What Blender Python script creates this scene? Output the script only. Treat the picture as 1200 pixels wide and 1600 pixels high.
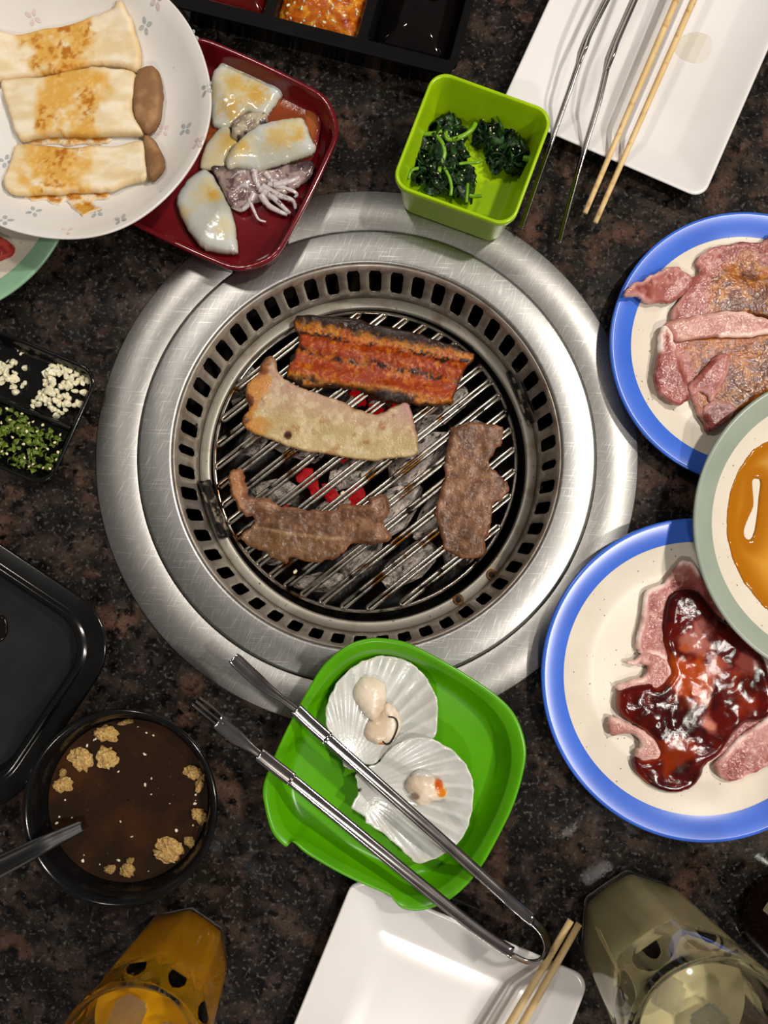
import bpy, bmesh, math, random
import numpy as np
from mathutils import Matrix, Vector, Euler

for o in list(bpy.data.objects): bpy.data.objects.remove(o)
SC = bpy.context.scene
COL = SC.collection
random.seed(7); np.random.seed(7)

# ------------------------------------------------------------------ camera
H, FPX = 0.59, 1200.0
ROT = Euler((math.atan(85/FPX), math.atan(-5/FPX), 0), 'XYZ')
cam = bpy.data.cameras.new('camera'); camo = bpy.data.objects.new('camera', cam); COL.objects.link(camo)
cam.sensor_fit = 'VERTICAL'; cam.sensor_height = 36; cam.lens = 36*FPX/1600
cam.clip_start = 0.01; cam.clip_end = 50
camo.location = (0, 0, H); camo.rotation_euler = ROT
cam.dof.use_dof = True; cam.dof.focus_distance = 0.585; cam.dof.aperture_fstop = 9.0
SC.camera = camo

# ------------------------------------------------------------------ world, lights, exposure
wd = bpy.data.worlds.new('room_light'); SC.world = wd; wd.use_nodes = True
wd.node_tree.nodes['Background'].inputs[0].default_value = (1.0, .93, .86, 1)
wd.node_tree.nodes['Background'].inputs[1].default_value = .20
def lamp(loc, power, size, color=(1, .93, .84)):
    l = bpy.data.lights.new('downlight', 'AREA'); l.shape = 'DISK'; l.size = size; l.energy = power; l.color = color
    o = bpy.data.objects.new('downlight', l); COL.objects.link(o); o.location = loc
    o.rotation_euler = (Vector((0, .05, 0)) - Vector(loc)).to_track_quat('-Z', 'Y').to_euler()
lamp((.95, .62, 1.65), 34, .10)
lamp((1.05, -.40, 1.65), 27, .10)
lamp((.02, -1.55, 1.65), 17, .14)
lamp((-.55, .95, 1.65), 12, .16)
SC.view_settings.view_transform = 'Standard'; SC.view_settings.look = 'None'
SC.view_settings.gamma = 1; SC.view_settings.use_curve_mapping = False
SC.view_settings.exposure = -0.80

# ------------------------------------------------------------------ helpers: pixel frame to points at their real height
RM = np.array(ROT.to_matrix())
def W(px, py, z=0.0):
    d = RM @ np.array(((px-600)/FPX, (800-py)/FPX, -1.0)); t = (z-H)/d[2]
    return np.array((d[0]*t, d[1]*t))
def W3(px, py, z=0.0):
    p = W(px, py, z); return np.array((p[0], p[1], z))
def Z(pts, x0, y0, s): return [(x0+s*a, y0+s*b) for a, b in pts]
def cr(P, k=6, closed=True):
    P = np.array(P, float); n = len(P); out = []
    for i in range(n if closed else n-1):
        if closed: a, b, c, d = P[i-1], P[i], P[(i+1) % n], P[(i+2) % n]
        else: a, b, c, d = P[max(i-1, 0)], P[i], P[i+1], P[min(i+2, n-1)]
        for j in range(k):
            t = j/k
            out.append(.5*((2*b)+(-a+c)*t+(2*a-5*b+4*c-d)*t*t+(-a+3*b-3*c+d)*t**3))
    if not closed: out.append(P[-1])
    return np.array(out)
def poly(pts, z, k=5): return cr([W(a, b, z) for a, b in pts], k)
def lin(c):
    c = np.asarray(c, float)/255.0
    return np.where(c <= .04045, c/12.92, ((c+.055)/1.055)**2.4)
def vn(x, y, seed=0):
    x = np.asarray(x, float); y = np.asarray(y, float)
    ix, iy = np.floor(x), np.floor(y); fx, fy = x-ix, y-iy
    u, v = fx*fx*(3-2*fx), fy*fy*(3-2*fy)
    h = lambda a, b: np.mod(np.sin(a*127.1+b*311.7+seed*74.7)*43758.5453, 1.0)
    return (h(ix, iy)*(1-u)+h(ix+1, iy)*u)*(1-v)+(h(ix, iy+1)*(1-u)+h(ix+1, iy+1)*u)*v
def fbm(x, y, sc, seed=0, o=4):
    t = 0; a = .5; n = 0
    for i in range(o): t = t+a*vn(x*sc, y*sc, seed+i*3.1); n += a; a *= .5; sc *= 2.03
    return t/n
def sm(a, b, x): t = np.clip((x-a)/(b-a), 0, 1); return t*t*(3-2*t)
def mix(c1, c2, t):
    t = np.asarray(t)[..., None]; return np.asarray(c1, float)*(1-t)+np.asarray(c2, float)*t

def tag(o, label, cat, group=None, kind=None):
    o['label'] = label; o['category'] = cat
    if group: o['group'] = group
    if kind: o['kind'] = kind
    return o
def thing(name, label, cat, loc=(0, 0, 0), group=None):
    o = bpy.data.objects.new(name, None); COL.objects.link(o); o.location = tuple(float(v) for v in loc); o.empty_display_size = .01
    return tag(o, label, cat, group)
def origin_of(o):
    v = Vector((0, 0, 0))
    while o: v += o.location; o = o.parent
    return np.array(v)
def mk(name, V, F, mat, parent=None, smooth=True, cols=None, origin=None):
    V = np.array(V, float)
    if parent is None:
        og = np.array(origin, float) if origin is not None else np.array((V[:, 0].mean(), V[:, 1].mean(), V[:, 2].min()))
    else: og = origin_of(parent)
    me = bpy.data.meshes.new(name); me.from_pydata((V-og).tolist(), [], [tuple(int(i) for i in f) for f in F]); me.update()
    if smooth: me.polygons.foreach_set('use_smooth', [True]*len(me.polygons))
    if cols is not None:
        c = np.ones((len(V), 4)); c[:, :3] = lin(np.clip(cols, 0, 255))
        a = me.attributes.new('Col', 'FLOAT_COLOR', 'POINT'); a.data.foreach_set('color', c.ravel())
    me.materials.append(mat)
    o = bpy.data.objects.new(name, me); COL.objects.link(o)
    if parent is None: o.location = og
    else: o.parent = parent
    return o
def fixn(o):
    bm = bmesh.new(); bm.from_mesh(o.data); bmesh.ops.recalc_face_normals(bm, faces=bm.faces); bm.to_mesh(o.data); bm.free(); return o
def mod(o, t, **k):
    m = o.modifiers.new(t.lower(), t)
    for a, b in k.items(): setattr(m, a, b)
    return o
def loft(rings, cap0=False, cap1=False, closed=True):
    n = len(rings[0]); V = np.concatenate([np.array(r, float) for r in rings]); F = []
    for i in range(len(rings)-1):
        for j in range(n if closed else n-1):
            k = (j+1) % n; F.append((i*n+j, i*n+k, (i+1)*n+k, (i+1)*n+j))
    if cap0:
        V = np.vstack([V, np.mean(rings[0], 0)]); F += [(len(V)-1, (j+1) % n, j) for j in range(n)]
    if cap1:
        V = np.vstack([V, np.mean(rings[-1], 0)]); b = (len(rings)-1)*n; F += [(len(V)-1, b+j, b+(j+1) % n) for j in range(n)]
    return V, F
def lathe(prof, c, n=96, cap0=False, cap1=False, wob=None):
    a = np.linspace(0, 2*math.pi, n, endpoint=False); R = []
    for r, z in prof:
        w = 1+(wob(a)*min(1, r/prof[-1][0]) if wob is not None else 0)
        R.append(np.c_[c[0]+r*w*np.cos(a), c[1]+r*w*np.sin(a), np.full(n, z)])
    return loft(R, cap0, cap1)
def rrect(hx, hy, r, seg=7, bulge=0.0):
    P = []
    for cx, cy, a0 in ((hx-r, hy-r, 0), (-hx+r, hy-r, 90), (-hx+r, -hy+r, 180), (hx-r, -hy+r, 270)):
        for i in range(seg+1):
            a = math.radians(a0+90*i/seg); P.append((cx+r*math.cos(a), cy+r*math.sin(a)))
    P = np.array(P)
    if bulge:
        Q = []
        for i in range(len(P)):
            a, b = P[i], P[(i+1) % len(P)]
            Q.append(a)
            if np.hypot(*(b-a)) > .3*min(hx, hy):
                for t in np.linspace(0, 1, 8)[1:-1]: Q.append(a*(1-t)+b*t)
        P = np.array(Q); m = 1+bulge*(1-np.minimum(np.abs(P[:, 0])/hx, np.abs(P[:, 1])/hy)**2)
        P = P*m[:, None]
    return P
def place(P, c, ang, z):
    ca, sa = math.cos(ang), math.sin(ang); P = np.asarray(P)
    return np.c_[c[0]+P[:, 0]*ca-P[:, 1]*sa, c[1]+P[:, 0]*sa+P[:, 1]*ca, np.full(len(P), z)]
def tube(path, rad, n=8, closed=False, caps=True, flat=1.0):
    P = np.array(path, float); m = len(P); rad = np.broadcast_to(np.asarray(rad, float), (m,)); R = []
    up = np.array((0, 0, 1.0))
    for i in range(m):
        t = (P[(i+1) % m]-P[i-1]) if closed else (P[min(i+1, m-1)]-P[max(i-1, 0)])
        t = t/(np.linalg.norm(t)+1e-12); s = np.cross(t, up)
        if np.linalg.norm(s) < 1e-4: s = np.array((1.0, 0, 0))
        s /= np.linalg.norm(s); u = np.cross(s, t); a = np.linspace(0, 2*math.pi, n, endpoint=False)
        R.append(P[i]+rad[i]*(np.cos(a)[:, None]*s+flat*np.sin(a)[:, None]*u))
    if closed: R.append(R[0])
    return loft(R, caps and not closed, caps and not closed)
def ribbon(path, width, th, roll=0.0, n_prof=None):
    """strip of rectangular section swept along a path; roll tips the face about the path"""
    P = np.array(path, float); m = len(P); width = np.broadcast_to(np.asarray(width, float), (m,)); roll = np.broadcast_to(np.asarray(roll, float), (m,))
    R = []; up = np.array((0, 0, 1.0))
    for i in range(m):
        t = P[min(i+1, m-1)]-P[max(i-1, 0)]; t /= np.linalg.norm(t)
        s = np.cross(t, up); s /= np.linalg.norm(s); u = np.cross(s, t)
        s2 = s*math.cos(roll[i])+u*math.sin(roll[i]); u2 = -s*math.sin(roll[i])+u*math.cos(roll[i])
        w = width[i]/2; q = th/2; b = .28*w
        R.append([P[i]+s2*w+u2*(b-q), P[i]+s2*w+u2*(b+q), P[i]+s2*w*.5+u2*q, P[i]-s2*w*.5+u2*q, P[i]-s2*w+u2*(b+q), P[i]-s2*w+u2*(b-q), P[i]-s2*w*.5-u2*q, P[i]+s2*w*.5-u2*q])
    return loft(R, True, True)
def pip(P, x, y):
    ins = np.zeros(len(x), bool); n = len(P); j = n-1
    for i in range(n):
        xi, yi, xj, yj = P[i][0], P[i][1], P[j][0], P[j][1]
        if yi != yj:
            c = ((yi > y) != (yj > y)) & (x < (xj-xi)*(y-yi)/(yj-yi)+xi); ins ^= c
        j = i
    return ins
def near(P, x, y):
    A = P; B = np.roll(P, -1, 0); best = np.full(len(x), 1e9); bx = x.copy(); by = y.copy()
    for a, b in zip(A, B):
        ab = b-a; L = ab@ab+1e-18; t = np.clip(((x-a[0])*ab[0]+(y-a[1])*ab[1])/L, 0, 1)
        qx, qy = a[0]+t*ab[0], a[1]+t*ab[1]; d = (x-qx)**2+(y-qy)**2; m = d < best
        best[m] = d[m]; bx[m] = qx[m]; by[m] = qy[m]
    return np.sqrt(best), bx, by
def slab(name, pts, zb, th, mat, parent=None, s=.0012, edge=.003, e0=.35, hf=None, cf=None, zf=None, holes=(), axis=None, k=5, ztrace=None, jit=.0004):
    """a slice with its own thickness: outline + height field, closed underneath"""
    zt = zb+th*.7 if ztrace is None else ztrace
    P = poly(pts, zt, k); HP = [poly(h, zt, k) for h in holes]
    ii = np.arange(len(P)); P = P+jit*(np.c_[vn(ii*.9, 0*ii, zb*999+P[0, 0]*77), vn(ii*.9, 0*ii+9, P[0, 1]*77)]*2-1)+jit*.8*(np.c_[vn(ii*.37, 0*ii, 5+P[0, 0]*77), vn(ii*.37, 0*ii+9, 5+P[0, 1]*77)]*2-1)
    x0, y0 = P.min(0)-s; x1, y1 = P.max(0)+s
    nx, ny = int((x1-x0)/s)+2, int((y1-y0)/s)+2
    gx, gy = np.meshgrid(x0+s*np.arange(nx), y0+s*np.arange(ny)); gx = gx.ravel(); gy = gy.ravel()
    ins = pip(P, gx, gy)
    for h in HP: ins &= ~pip(h, gx, gy)
    d, bx, by = near(P, gx, gy)
    for h in HP:
        d2, hx, hy = near(h, gx, gy); m = d2 < d; d = np.where(m, d2, d); bx = np.where(m, hx, bx); by = np.where(m, hy, by)
    X = np.where(ins, gx, bx); Y = np.where(ins, gy, by); D = np.where(ins, d, 0)
    g = np.arange(nx*ny).reshape(ny, nx); I = ins.reshape(ny, nx)
    q = np.stack([g[:-1, :-1], g[:-1, 1:], g[1:, 1:], g[1:, :-1]], -1).reshape(-1, 4)
    q = q[ins[q].sum(1) >= 2]
    used = np.unique(q); rm = -np.ones(nx*ny, int); rm[used] = np.arange(len(used)); q = rm[q]
    X, Y, D = X[used], Y[used], D[used]; n = len(X)
    if axis:
        A, B = W(*axis[0], zt), W(*axis[1], zt); e = (B-A); L = np.hypot(*e); e /= L
        u = ((X-A[0])*e[0]+(Y-A[1])*e[1])/L; v = (-(X-A[0])*e[1]+(Y-A[1])*e[0]); v = v/np.abs(v).max()
    else: u = (X-X.min())/(np.ptp(X)); v = 2*(Y-Y.min())/np.ptp(Y)-1
    ed = np.clip(D/edge, 0, 1); pr = e0+(1-e0)*np.sqrt(1-(1-ed)**2)
    bz = zb+(zf(X, Y, u, v) if zf else 0)
    top = bz+th*pr+(hf(X, Y, u, v, D)*ed if hf else 0)
    top = np.maximum(top, bz+.0002)
    V = np.concatenate([np.c_[X, Y, top], np.c_[X, Y, np.broadcast_to(bz, X.shape)]])
    F = [tuple(f) for f in q]+[tuple(f[::-1]+n) for f in q]
    E = {}
    for f in q:
        for i in range(4):
            a, b = f[i], f[(i+1) % 4]
            E[(min(a, b), max(a, b))] = E.get((min(a, b), max(a, b)), 0)+1
    for f in q:
        for i in range(4):
            a, b = f[i], f[(i+1) % 4]
            if E[(min(a, b), max(a, b))] == 1: F.append((b, a, a+n, b+n))
    cols = None
    if cf is not None:
        c = np.broadcast_to(cf(X, Y, u, v, D), (n, 3)); cols = np.concatenate([c, c])
    o = mk(name, V, F, mat, parent, cols=cols)
    return o

# ------------------------------------------------------------------ materials
def mat(name, rgb=None, rough=.5, metal=0, spec=.5, var=None, bump=None, attr=False, coat=0, sss=0, trans=0, ior=1.45, emit=None, alpha=1, sssr=.003, aniso=0, sheen=0):
    m = bpy.data.materials.new(name); m.use_nodes = True; nt = m.node_tree; N = nt.nodes; L = nt.links; b = N['Principled BSDF']
    b.inputs['Roughness'].default_value = rough; b.inputs['Metallic'].default_value = metal
    b.inputs['Specular IOR Level'].default_value = spec; b.inputs['IOR'].default_value = ior
    b.inputs['Coat Weight'].default_value = coat; b.inputs['Coat Roughness'].default_value = .08
    b.inputs['Transmission Weight'].default_value = trans; b.inputs['Alpha'].default_value = alpha
    if sss:
        b.inputs['Subsurface Weight'].default_value = sss; b.inputs['Subsurface Radius'].default_value = (1, .6, .4); b.inputs['Subsurface Scale'].default_value = sssr
    if emit:
        b.inputs['Emission Color'].default_value = (*lin(emit[0]), 1); b.inputs['Emission Strength'].default_value = emit[1]
    tc = N.new('ShaderNodeTexCoord')
    if attr:
        at = N.new('ShaderNodeAttribute'); at.attribute_name = 'Col'; base = at.outputs['Color']
    else:
        rg = N.new('ShaderNodeRGB'); rg.outputs[0].default_value = (*lin(rgb), 1); base = rg.outputs[0]
    for sc, rgb2, lo, hi in (var or []):
        nz = N.new('ShaderNodeTexNoise'); nz.inputs['Scale'].default_value = sc; nz.inputs['Detail'].default_value = 5
        L.new(tc.outputs['Object'], nz.inputs['Vector'])
        mr = N.new('ShaderNodeMapRange'); mr.inputs[1].default_value = lo; mr.inputs[2].default_value = hi; L.new(nz.outputs['Fac'], mr.inputs[0])
        mx = N.new('ShaderNodeMix'); mx.data_type = 'RGBA'; L.new(mr.outputs[0], mx.inputs[0]); L.new(base, mx.inputs[6]); mx.inputs[7].default_value = (*lin(rgb2), 1); base = mx.outputs[2]
    L.new(base, b.inputs['Base Color'])
    last = None
    for sc, dist in (bump or []):
        nz = N.new('ShaderNodeTexNoise'); nz.inputs['Scale'].default_value = sc; nz.inputs['Detail'].default_value = 3
        L.new(tc.outputs['Object'], nz.inputs['Vector'])
        bp = N.new('ShaderNodeBump'); bp.inputs['Strength'].default_value = 1; bp.inputs['Distance'].default_value = dist; L.new(nz.outputs['Fac'], bp.inputs['Height'])
        if last: L.new(last, bp.inputs['Normal'])
        last = bp.outputs['Normal']
    if last: L.new(last, b.inputs['Normal'])
    return m
def speck(m, sc, rgb, thr, seed=0.0):
    """small printed dots over a glaze"""
    nt = m.node_tree; N = nt.nodes; L = nt.links; b = N['Principled BSDF']; src = b.inputs['Base Color'].links[0].from_socket
    tc = N.new('ShaderNodeTexCoord'); vo = N.new('ShaderNodeTexVoronoi'); vo.inputs['Scale'].default_value = sc; L.new(tc.outputs['Object'], vo.inputs['Vector'])
    sx = N.new('ShaderNodeSeparateColor'); L.new(vo.outputs['Color'], sx.inputs[0])
    ml = N.new('ShaderNodeMath'); ml.operation = 'MULTIPLY'; L.new(sx.outputs[0], ml.inputs[0]); ml.inputs[1].default_value = thr
    lt = N.new('ShaderNodeMath'); lt.operation = 'LESS_THAN'; L.new(vo.outputs['Distance'], lt.inputs[0]); L.new(ml.outputs[0], lt.inputs[1])
    gt = N.new('ShaderNodeMath'); gt.operation = 'GREATER_THAN'; L.new(sx.outputs[1], gt.inputs[0]); gt.inputs[1].default_value = .55
    mu = N.new('ShaderNodeMath'); mu.operation = 'MULTIPLY'; L.new(lt.outputs[0], mu.inputs[0]); L.new(gt.outputs[0], mu.inputs[1])
    mx = N.new('ShaderNodeMix'); mx.data_type = 'RGBA'; L.new(mu.outputs[0], mx.inputs[0]); L.new(src, mx.inputs[6]); mx.inputs[7].default_value = (*lin(rgb), 1)
    L.new(mx.outputs[2], b.inputs['Base Color']); return m

def granite():
    m = mat('granite', (27, 25, 23), rough=.13, spec=.35, var=[
        (45, (62, 51, 44), .46, .66), (26, (92, 66, 54), .57, .72), (120, (12, 11, 11), .50, .64), (330, (84, 79, 74), .56, .72), (700, (92, 88, 84), .68, .76), (520, (8, 7, 7), .58, .72)], bump=[(600, .00003)])
    return m
def brushed(name, rgb, rough, ang, sc=1500, amt=.000010):
    m = mat(name, rgb, rough=rough, metal=1); nt = m.node_tree; N = nt.nodes; L = nt.links; b = N['Principled BSDF']
    tc = N.new('ShaderNodeTexCoord'); last = None; prevc = b.inputs['Base Color'].links[0].from_socket
    for i, (a, s) in enumerate(((ang, sc), (ang+.22, sc*1.3), (ang-1.1, sc*.8))):
        m0 = N.new('ShaderNodeMapping'); m0.inputs['Rotation'].default_value = (0, 0, -a); L.new(tc.outputs['Object'], m0.inputs[0])
        mp = N.new('ShaderNodeMapping'); mp.inputs['Scale'].default_value = (.035, 1, .035); L.new(m0.outputs[0], mp.inputs[0])
        nz = N.new('ShaderNodeTexNoise'); nz.inputs['Scale'].default_value = s; nz.inputs['Detail'].default_value = 3
        L.new(mp.outputs[0], nz.inputs['Vector'])
        bp = N.new('ShaderNodeBump'); bp.inputs['Distance'].default_value = amt*(1 if i < 2 else .5); L.new(nz.outputs['Fac'], bp.inputs['Height'])
        if last: L.new(last, bp.inputs['Normal'])
        last = bp.outputs['Normal']
        mr = N.new('ShaderNodeMapRange'); mr.inputs[1].default_value = .60; mr.inputs[2].default_value = .74; mr.inputs[4].default_value = .75; L.new(nz.outputs['Fac'], mr.inputs[0])
        mx = N.new('ShaderNodeMix'); mx.data_type = 'RGBA'; L.new(mr.outputs[0], mx.inputs[0]); L.new(prevc, mx.inputs[6]); mx.inputs[7].default_value = (*lin((235, 232, 226)), 1); prevc = mx.outputs[2]
    L.new(last, b.inputs['Normal']); L.new(prevc, b.inputs['Base Color']); return m
M = {}
M['granite'] = granite()
M['floor'] = mat('floor_tile', (58, 50, 46), .5, var=[(6, (40, 34, 30), .4, .7)])
M['wood_dark'] = mat('pedestal_paint', (28, 24, 22), .5, var=[(40, (18, 15, 14), .4, .7)])
M['ring_outer'] = brushed('brushed_steel_flange', (172, 170, 167), .42, math.radians(58))
M['ring_inner'] = brushed('brushed_steel_trim', (166, 165, 163), .40, math.radians(62))
M['vent'] = mat('vent_steel', (176, 168, 158), .34, .6, var=[(60, (136, 122, 106), .45, .7)], bump=[(150, .0001)])
M['ledge'] = mat('basket_rim_steel', (186, 180, 168), .4, .6, var=[(45, (140, 118, 90), .54, .74), (300, (60, 50, 40), .66, .75)], bump=[(500, .00004)])
M['soot'] = mat('sooty_iron', (14, 12, 11), .45, 0, var=[(200, (34, 30, 27), .5, .7)], bump=[(400, .0006)])
M['clip'] = mat('sooty_clip', (20, 17, 15), .4, .3, var=[(120, (150, 135, 118), .55, .64)], bump=[(300, .0002)])
M['rust'] = mat('rust_stain', (128, 84, 40), .8, 0, var=[(300, (70, 40, 18), .45, .6)])
M['hole'] = mat('burnt_black', (12, 8, 6), .7, var=[(500, (40, 25, 14), .5, .7)])
M['rod'] = mat('grate_steel', (190, 184, 174), .22, 1, var=[(38, (104, 66, 26), .53, .63), (60, (26, 20, 16), .58, .66)], bump=[(500, .00005)])
M['char'] = mat('charcoal', (206, 194, 184), .9, var=[(1.6, (96, 88, 82), .46, .64), (5, (30, 27, 26), .56, .64), (14, (140, 130, 122), .5, .65)], bump=[(5, .003), (16, .001)])
M['ember'] = mat('ember', (120, 10, 14), .8, emit=((230, 10, 22), .42), var=[(2.5, (60, 8, 8), .5, .62)], bump=[(5, .001)])
M['melamine'] = mat('white_melamine', (226, 222, 218), .22, spec=.5, var=[(14, (218, 213, 206), .45, .65)])
M['print_g'] = mat('grey_print', (160, 168, 170), .25, var=[(300, (175, 180, 180), .4, .6)])
M['print_p'] = mat('pink_print', (212, 192, 188), .25, var=[(300, (222, 204, 200), .4, .6)])
M['porcelain'] = mat('white_porcelain', (226, 224, 224), .2, spec=.5, var=[(9, (218, 215, 213), .45, .7)])
M['maroon'] = mat('maroon_plastic', (104, 16, 24), .13, spec=.6, var=[(40, (92, 12, 20), .4, .7)])
M['lime'] = mat('lime_plastic', (158, 196, 12), .22, spec=.5, sss=.0, var=[(30, (148, 186, 10), .4, .7)])
M['green'] = mat('green_plastic', (82, 158, 0), .28, spec=.5, var=[(30, (74, 148, 0), .4, .7)])
M['black'] = mat('black_plastic', (10, 10, 11), .16, spec=.5, var=[(40, (16, 15, 15), .4, .7)])
M['blackmatte'] = mat('black_satin', (34, 34, 35), .42, spec=.4, var=[(25, (26, 26, 27), .4, .7)], bump=[(900, .00003)])
M['blue'] = mat('blue_glaze', (62, 108, 214), .25, var=[(30, (56, 100, 205), .4, .7)])
M['sage'] = mat('sage_glaze', (150, 161, 147), .28, var=[(30, (140, 151, 137), .4, .7)])
M['sagegreen'] = mat('pale_green_glaze', (140, 178, 148), .28, var=[(30, (128, 166, 136), .4, .7)])
M['cream'] = speck(mat('cream_glaze', (222, 213, 198), .3, spec=.22, var=[(25, (214, 204, 188), .4, .7)]), 240, (110, 100, 90), .16)
M['chrome'] = mat('polished_steel', (178, 172, 170), .14, 1, var=[(60, (150, 142, 140), .4, .7)])
M['bamboo'] = mat('bamboo', (226, 198, 148), .5, var=[(30, (212, 178, 122), .4, .65), (160, (190, 150, 92), .58, .7)], bump=[(300, .0001)])
M['meat_wet'] = mat('glazed_meat', attr=True, rough=.12, spec=.55, coat=.0, bump=[(560, .0009), (250, .0006)])
M['meat'] = mat('grilled_meat', attr=True, rough=.15, spec=.5, coat=.0, sss=.1, bump=[(560, .0007), (250, .0005)])
M['raw'] = mat('raw_meat', attr=True, rough=.12, spec=.5, coat=0, sss=.1, bump=[(560, .0005), (220, .0003)])
M['squid'] = mat('squid_flesh', attr=True, rough=.16, spec=.55, coat=.3, sss=.45, sssr=.005, bump=[(500, .0001), (160, .0002)])
M['mush'] = mat('mushroom_flesh', attr=True, rough=.6, spec=.3, sss=.15, bump=[(300, .0003)])
M['sauce_red'] = mat('red_sauce', attr=True, rough=.1, spec=.5, coat=0, bump=[(90, .0003), (1300, .00010)])
M['sauce_amber'] = mat('amber_sauce', attr=True, rough=.1, spec=.5, bump=[(500, .00012)])
M['sauce_spice'] = mat('spice_paste', attr=True, rough=.2, spec=.5, bump=[(700, .0006)])
M['soy'] = mat('soy', (9, 7, 7), .06, var=[(40, (14, 9, 8), .4, .7)])
M['chili'] = mat('chili_oil', (88, 14, 8), .1, var=[(90, (70, 10, 6), .4, .7)])
M['spoon'] = mat('black_spoon_plastic', (10, 10, 11), .38, spec=.35, var=[(40, (14, 14, 14), .4, .7)])
M['broth'] = mat('broth', (38, 23, 12), .1, spec=.5, var=[(22, (60, 33, 13), .5, .66), (400, (84, 66, 44), .69, .73)])
M['garlic'] = mat('garlic', (232, 222, 182), .35, sss=.25, var=[(1.5, (248, 243, 220), .42, .62)], bump=[(3, .0006)])
M['friedgarlic'] = mat('soaked_garlic', (204, 164, 96), .35, sss=.15, var=[(3, (164, 116, 58), .5, .66), (5, (232, 202, 142), .52, .64)], bump=[(7, .0022)])
M['pepper'] = mat('green_pepper', (86, 108, 26), .22, spec=.5, var=[(1.2, (150, 166, 74), .46, .62), (2.0, (40, 66, 12), .52, .64)], bump=[(4, .0006)])
M['seed'] = mat('seed', (234, 222, 178), .4, var=[(2, (214, 196, 140), .5, .7)])
M['leaf'] = mat('spinach_leaf', (12, 32, 10), .15, spec=.6, var=[(1.3, (34, 76, 22), .48, .66)], bump=[(3.5, .0014), (9, .0005)])
M['stem'] = mat('spinach_stem', (112, 158, 30), .25, var=[(120, (84, 128, 20), .45, .7)])
M['shell'] = mat('scallop_shell', attr=True, rough=.25, spec=.6, coat=.4, bump=[(500, .00015)])
M['scallop'] = mat('scallop_meat', attr=True, rough=.24, sss=.3, bump=[(260, .0005)])
M['glass'] = mat('glass', (250, 250, 248), .02, trans=1, ior=1.45, var=[(3, (248, 249, 250), .4, .6)])
M['amberdrink'] = mat('amber_drink', (244, 178, 16), .05, trans=.35, ior=1.33, sss=.6, sssr=.01, var=[(5, (230, 158, 18), .4, .6)])
M['cloudy'] = mat('cloudy_drink', (196, 186, 142), .08, spec=.4, sss=.4, sssr=.006, var=[(30, (186, 175, 130), .4, .65)])
M['ice'] = mat('ice', (250, 250, 250), .05, trans=1, ior=1.31, bump=[(120, .002)], var=[(5, (245, 248, 250), .4, .6)])
M['bottle'] = mat('brown_glass', (36, 12, 4), .05, spec=.6, var=[(20, (22, 8, 3), .4, .7)])
M['paper'] = mat('bottle_label', (206, 194, 150), .6, var=[(30, (190, 176, 130), .4, .7)])
M['ink'] = mat('label_ink', (66, 54, 34), .6, var=[(60, (50, 40, 26), .4, .7)])

# ------------------------------------------------------------------ the setting: floor, table
fl = mk('floor', [(-3, -3, -.76), (3, -3, -.76), (3, 3, -.76), (-3, 3, -.76)], [(0, 1, 2, 3)], M['floor'], smooth=False); fl['kind'] = 'structure'
G = W(574, 709); GX, GY = G
tb = thing('dining_table', 'dark brown speckled granite table with a round grill set in it', 'table', (GX, GY, -.76))
n = 96; a = np.linspace(0, 2*math.pi, n, endpoint=False); hx, hy = .66, .60
ci = np.c_[GX+.19*np.cos(a), GY+.19*np.sin(a)]
k = np.minimum(hx/np.maximum(np.abs(np.cos(a)), 1e-9), hy/np.maximum(np.abs(np.sin(a)), 1e-9)); re = np.c_[GX+k*np.cos(a), GY+k*np.sin(a)]
R = lambda p, z: np.c_[p, np.full(n, z)]
V, F = loft([R(ci, -.03), R(ci, 0), R(re, 0), R(G+(re-G)*1.004, -.003), R(G+(re-G)*1.004, -.03), R(ci, -.03)])
tt = fixn(mk('table_top', V, F, M['granite'], tb)); mod(tt, 'EDGE_SPLIT')
V, F = loft([place(rrect(.25, .25, .02), G, 0, z) for z in (-.76, -.26, -.2601)], True, False)
fixn(mk('pedestal', V, F, M['wood_dark'], tb, smooth=False))
V, F = loft([place(rrect(.42, .40, .03), G, 0, z) for z in (-.26, -.03)], True, False)
fixn(mk('apron', V, F, M['wood_dark'], tb, smooth=False))

# ------------------------------------------------------------------ the grill
gr = thing('table_grill', 'round brushed stainless steel charcoal grill set into the table', 'grill', (GX, GY, 0))
def part(name, prof, m, p, n=160, **kw): V, F = lathe(prof, G, n, **kw); return fixn(mk(name, V, F, m, p))
part('outer_ring', [(.1772, -.004), (.1772, .0014), (.1779, .002), (.2086, .002), (.2096, .0012), (.2096, .0002)], M['ring_outer'], gr)
part('groove', [(.170, -.004), (.1795, -.004)], M['hole'], gr)
part('trim_ring', [(.1493, -.001), (.1497, .0040), (.1506, .0052), (.1522, .0056), (.1738, .0056), (.1754, .0050), (.1760, .0038), (.1760, -.0035)], M['ring_inner'], gr)
ns = 52; Vv = []; Ff = []
rt, zt_, rb, zb_ = .1497, .0030, .1424, -.0500
rows = [0, .15, .24, .71, .80, 1]
for s_ in range(ns):
    cols_ = [0, .21, .30, .70, .79, 1]
    if s_ in (25, 51): cols_ = [0, .30, .44, .56, .70, 1]
    for ri, t in enumerate(rows):
        r = rt+(rb-rt)*t; z = zt_+(zb_-zt_)*t
        for c in cols_[:5]:
            an = 2*math.pi*(s_+c)/ns+.02; Vv.append((GX+r*math.cos(an), GY+r*math.sin(an), z))
vid = lambda s_, c, r: ((s_+(1 if c == 5 else 0)) % ns)*30+r*5+(0 if c == 5 else c)
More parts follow.
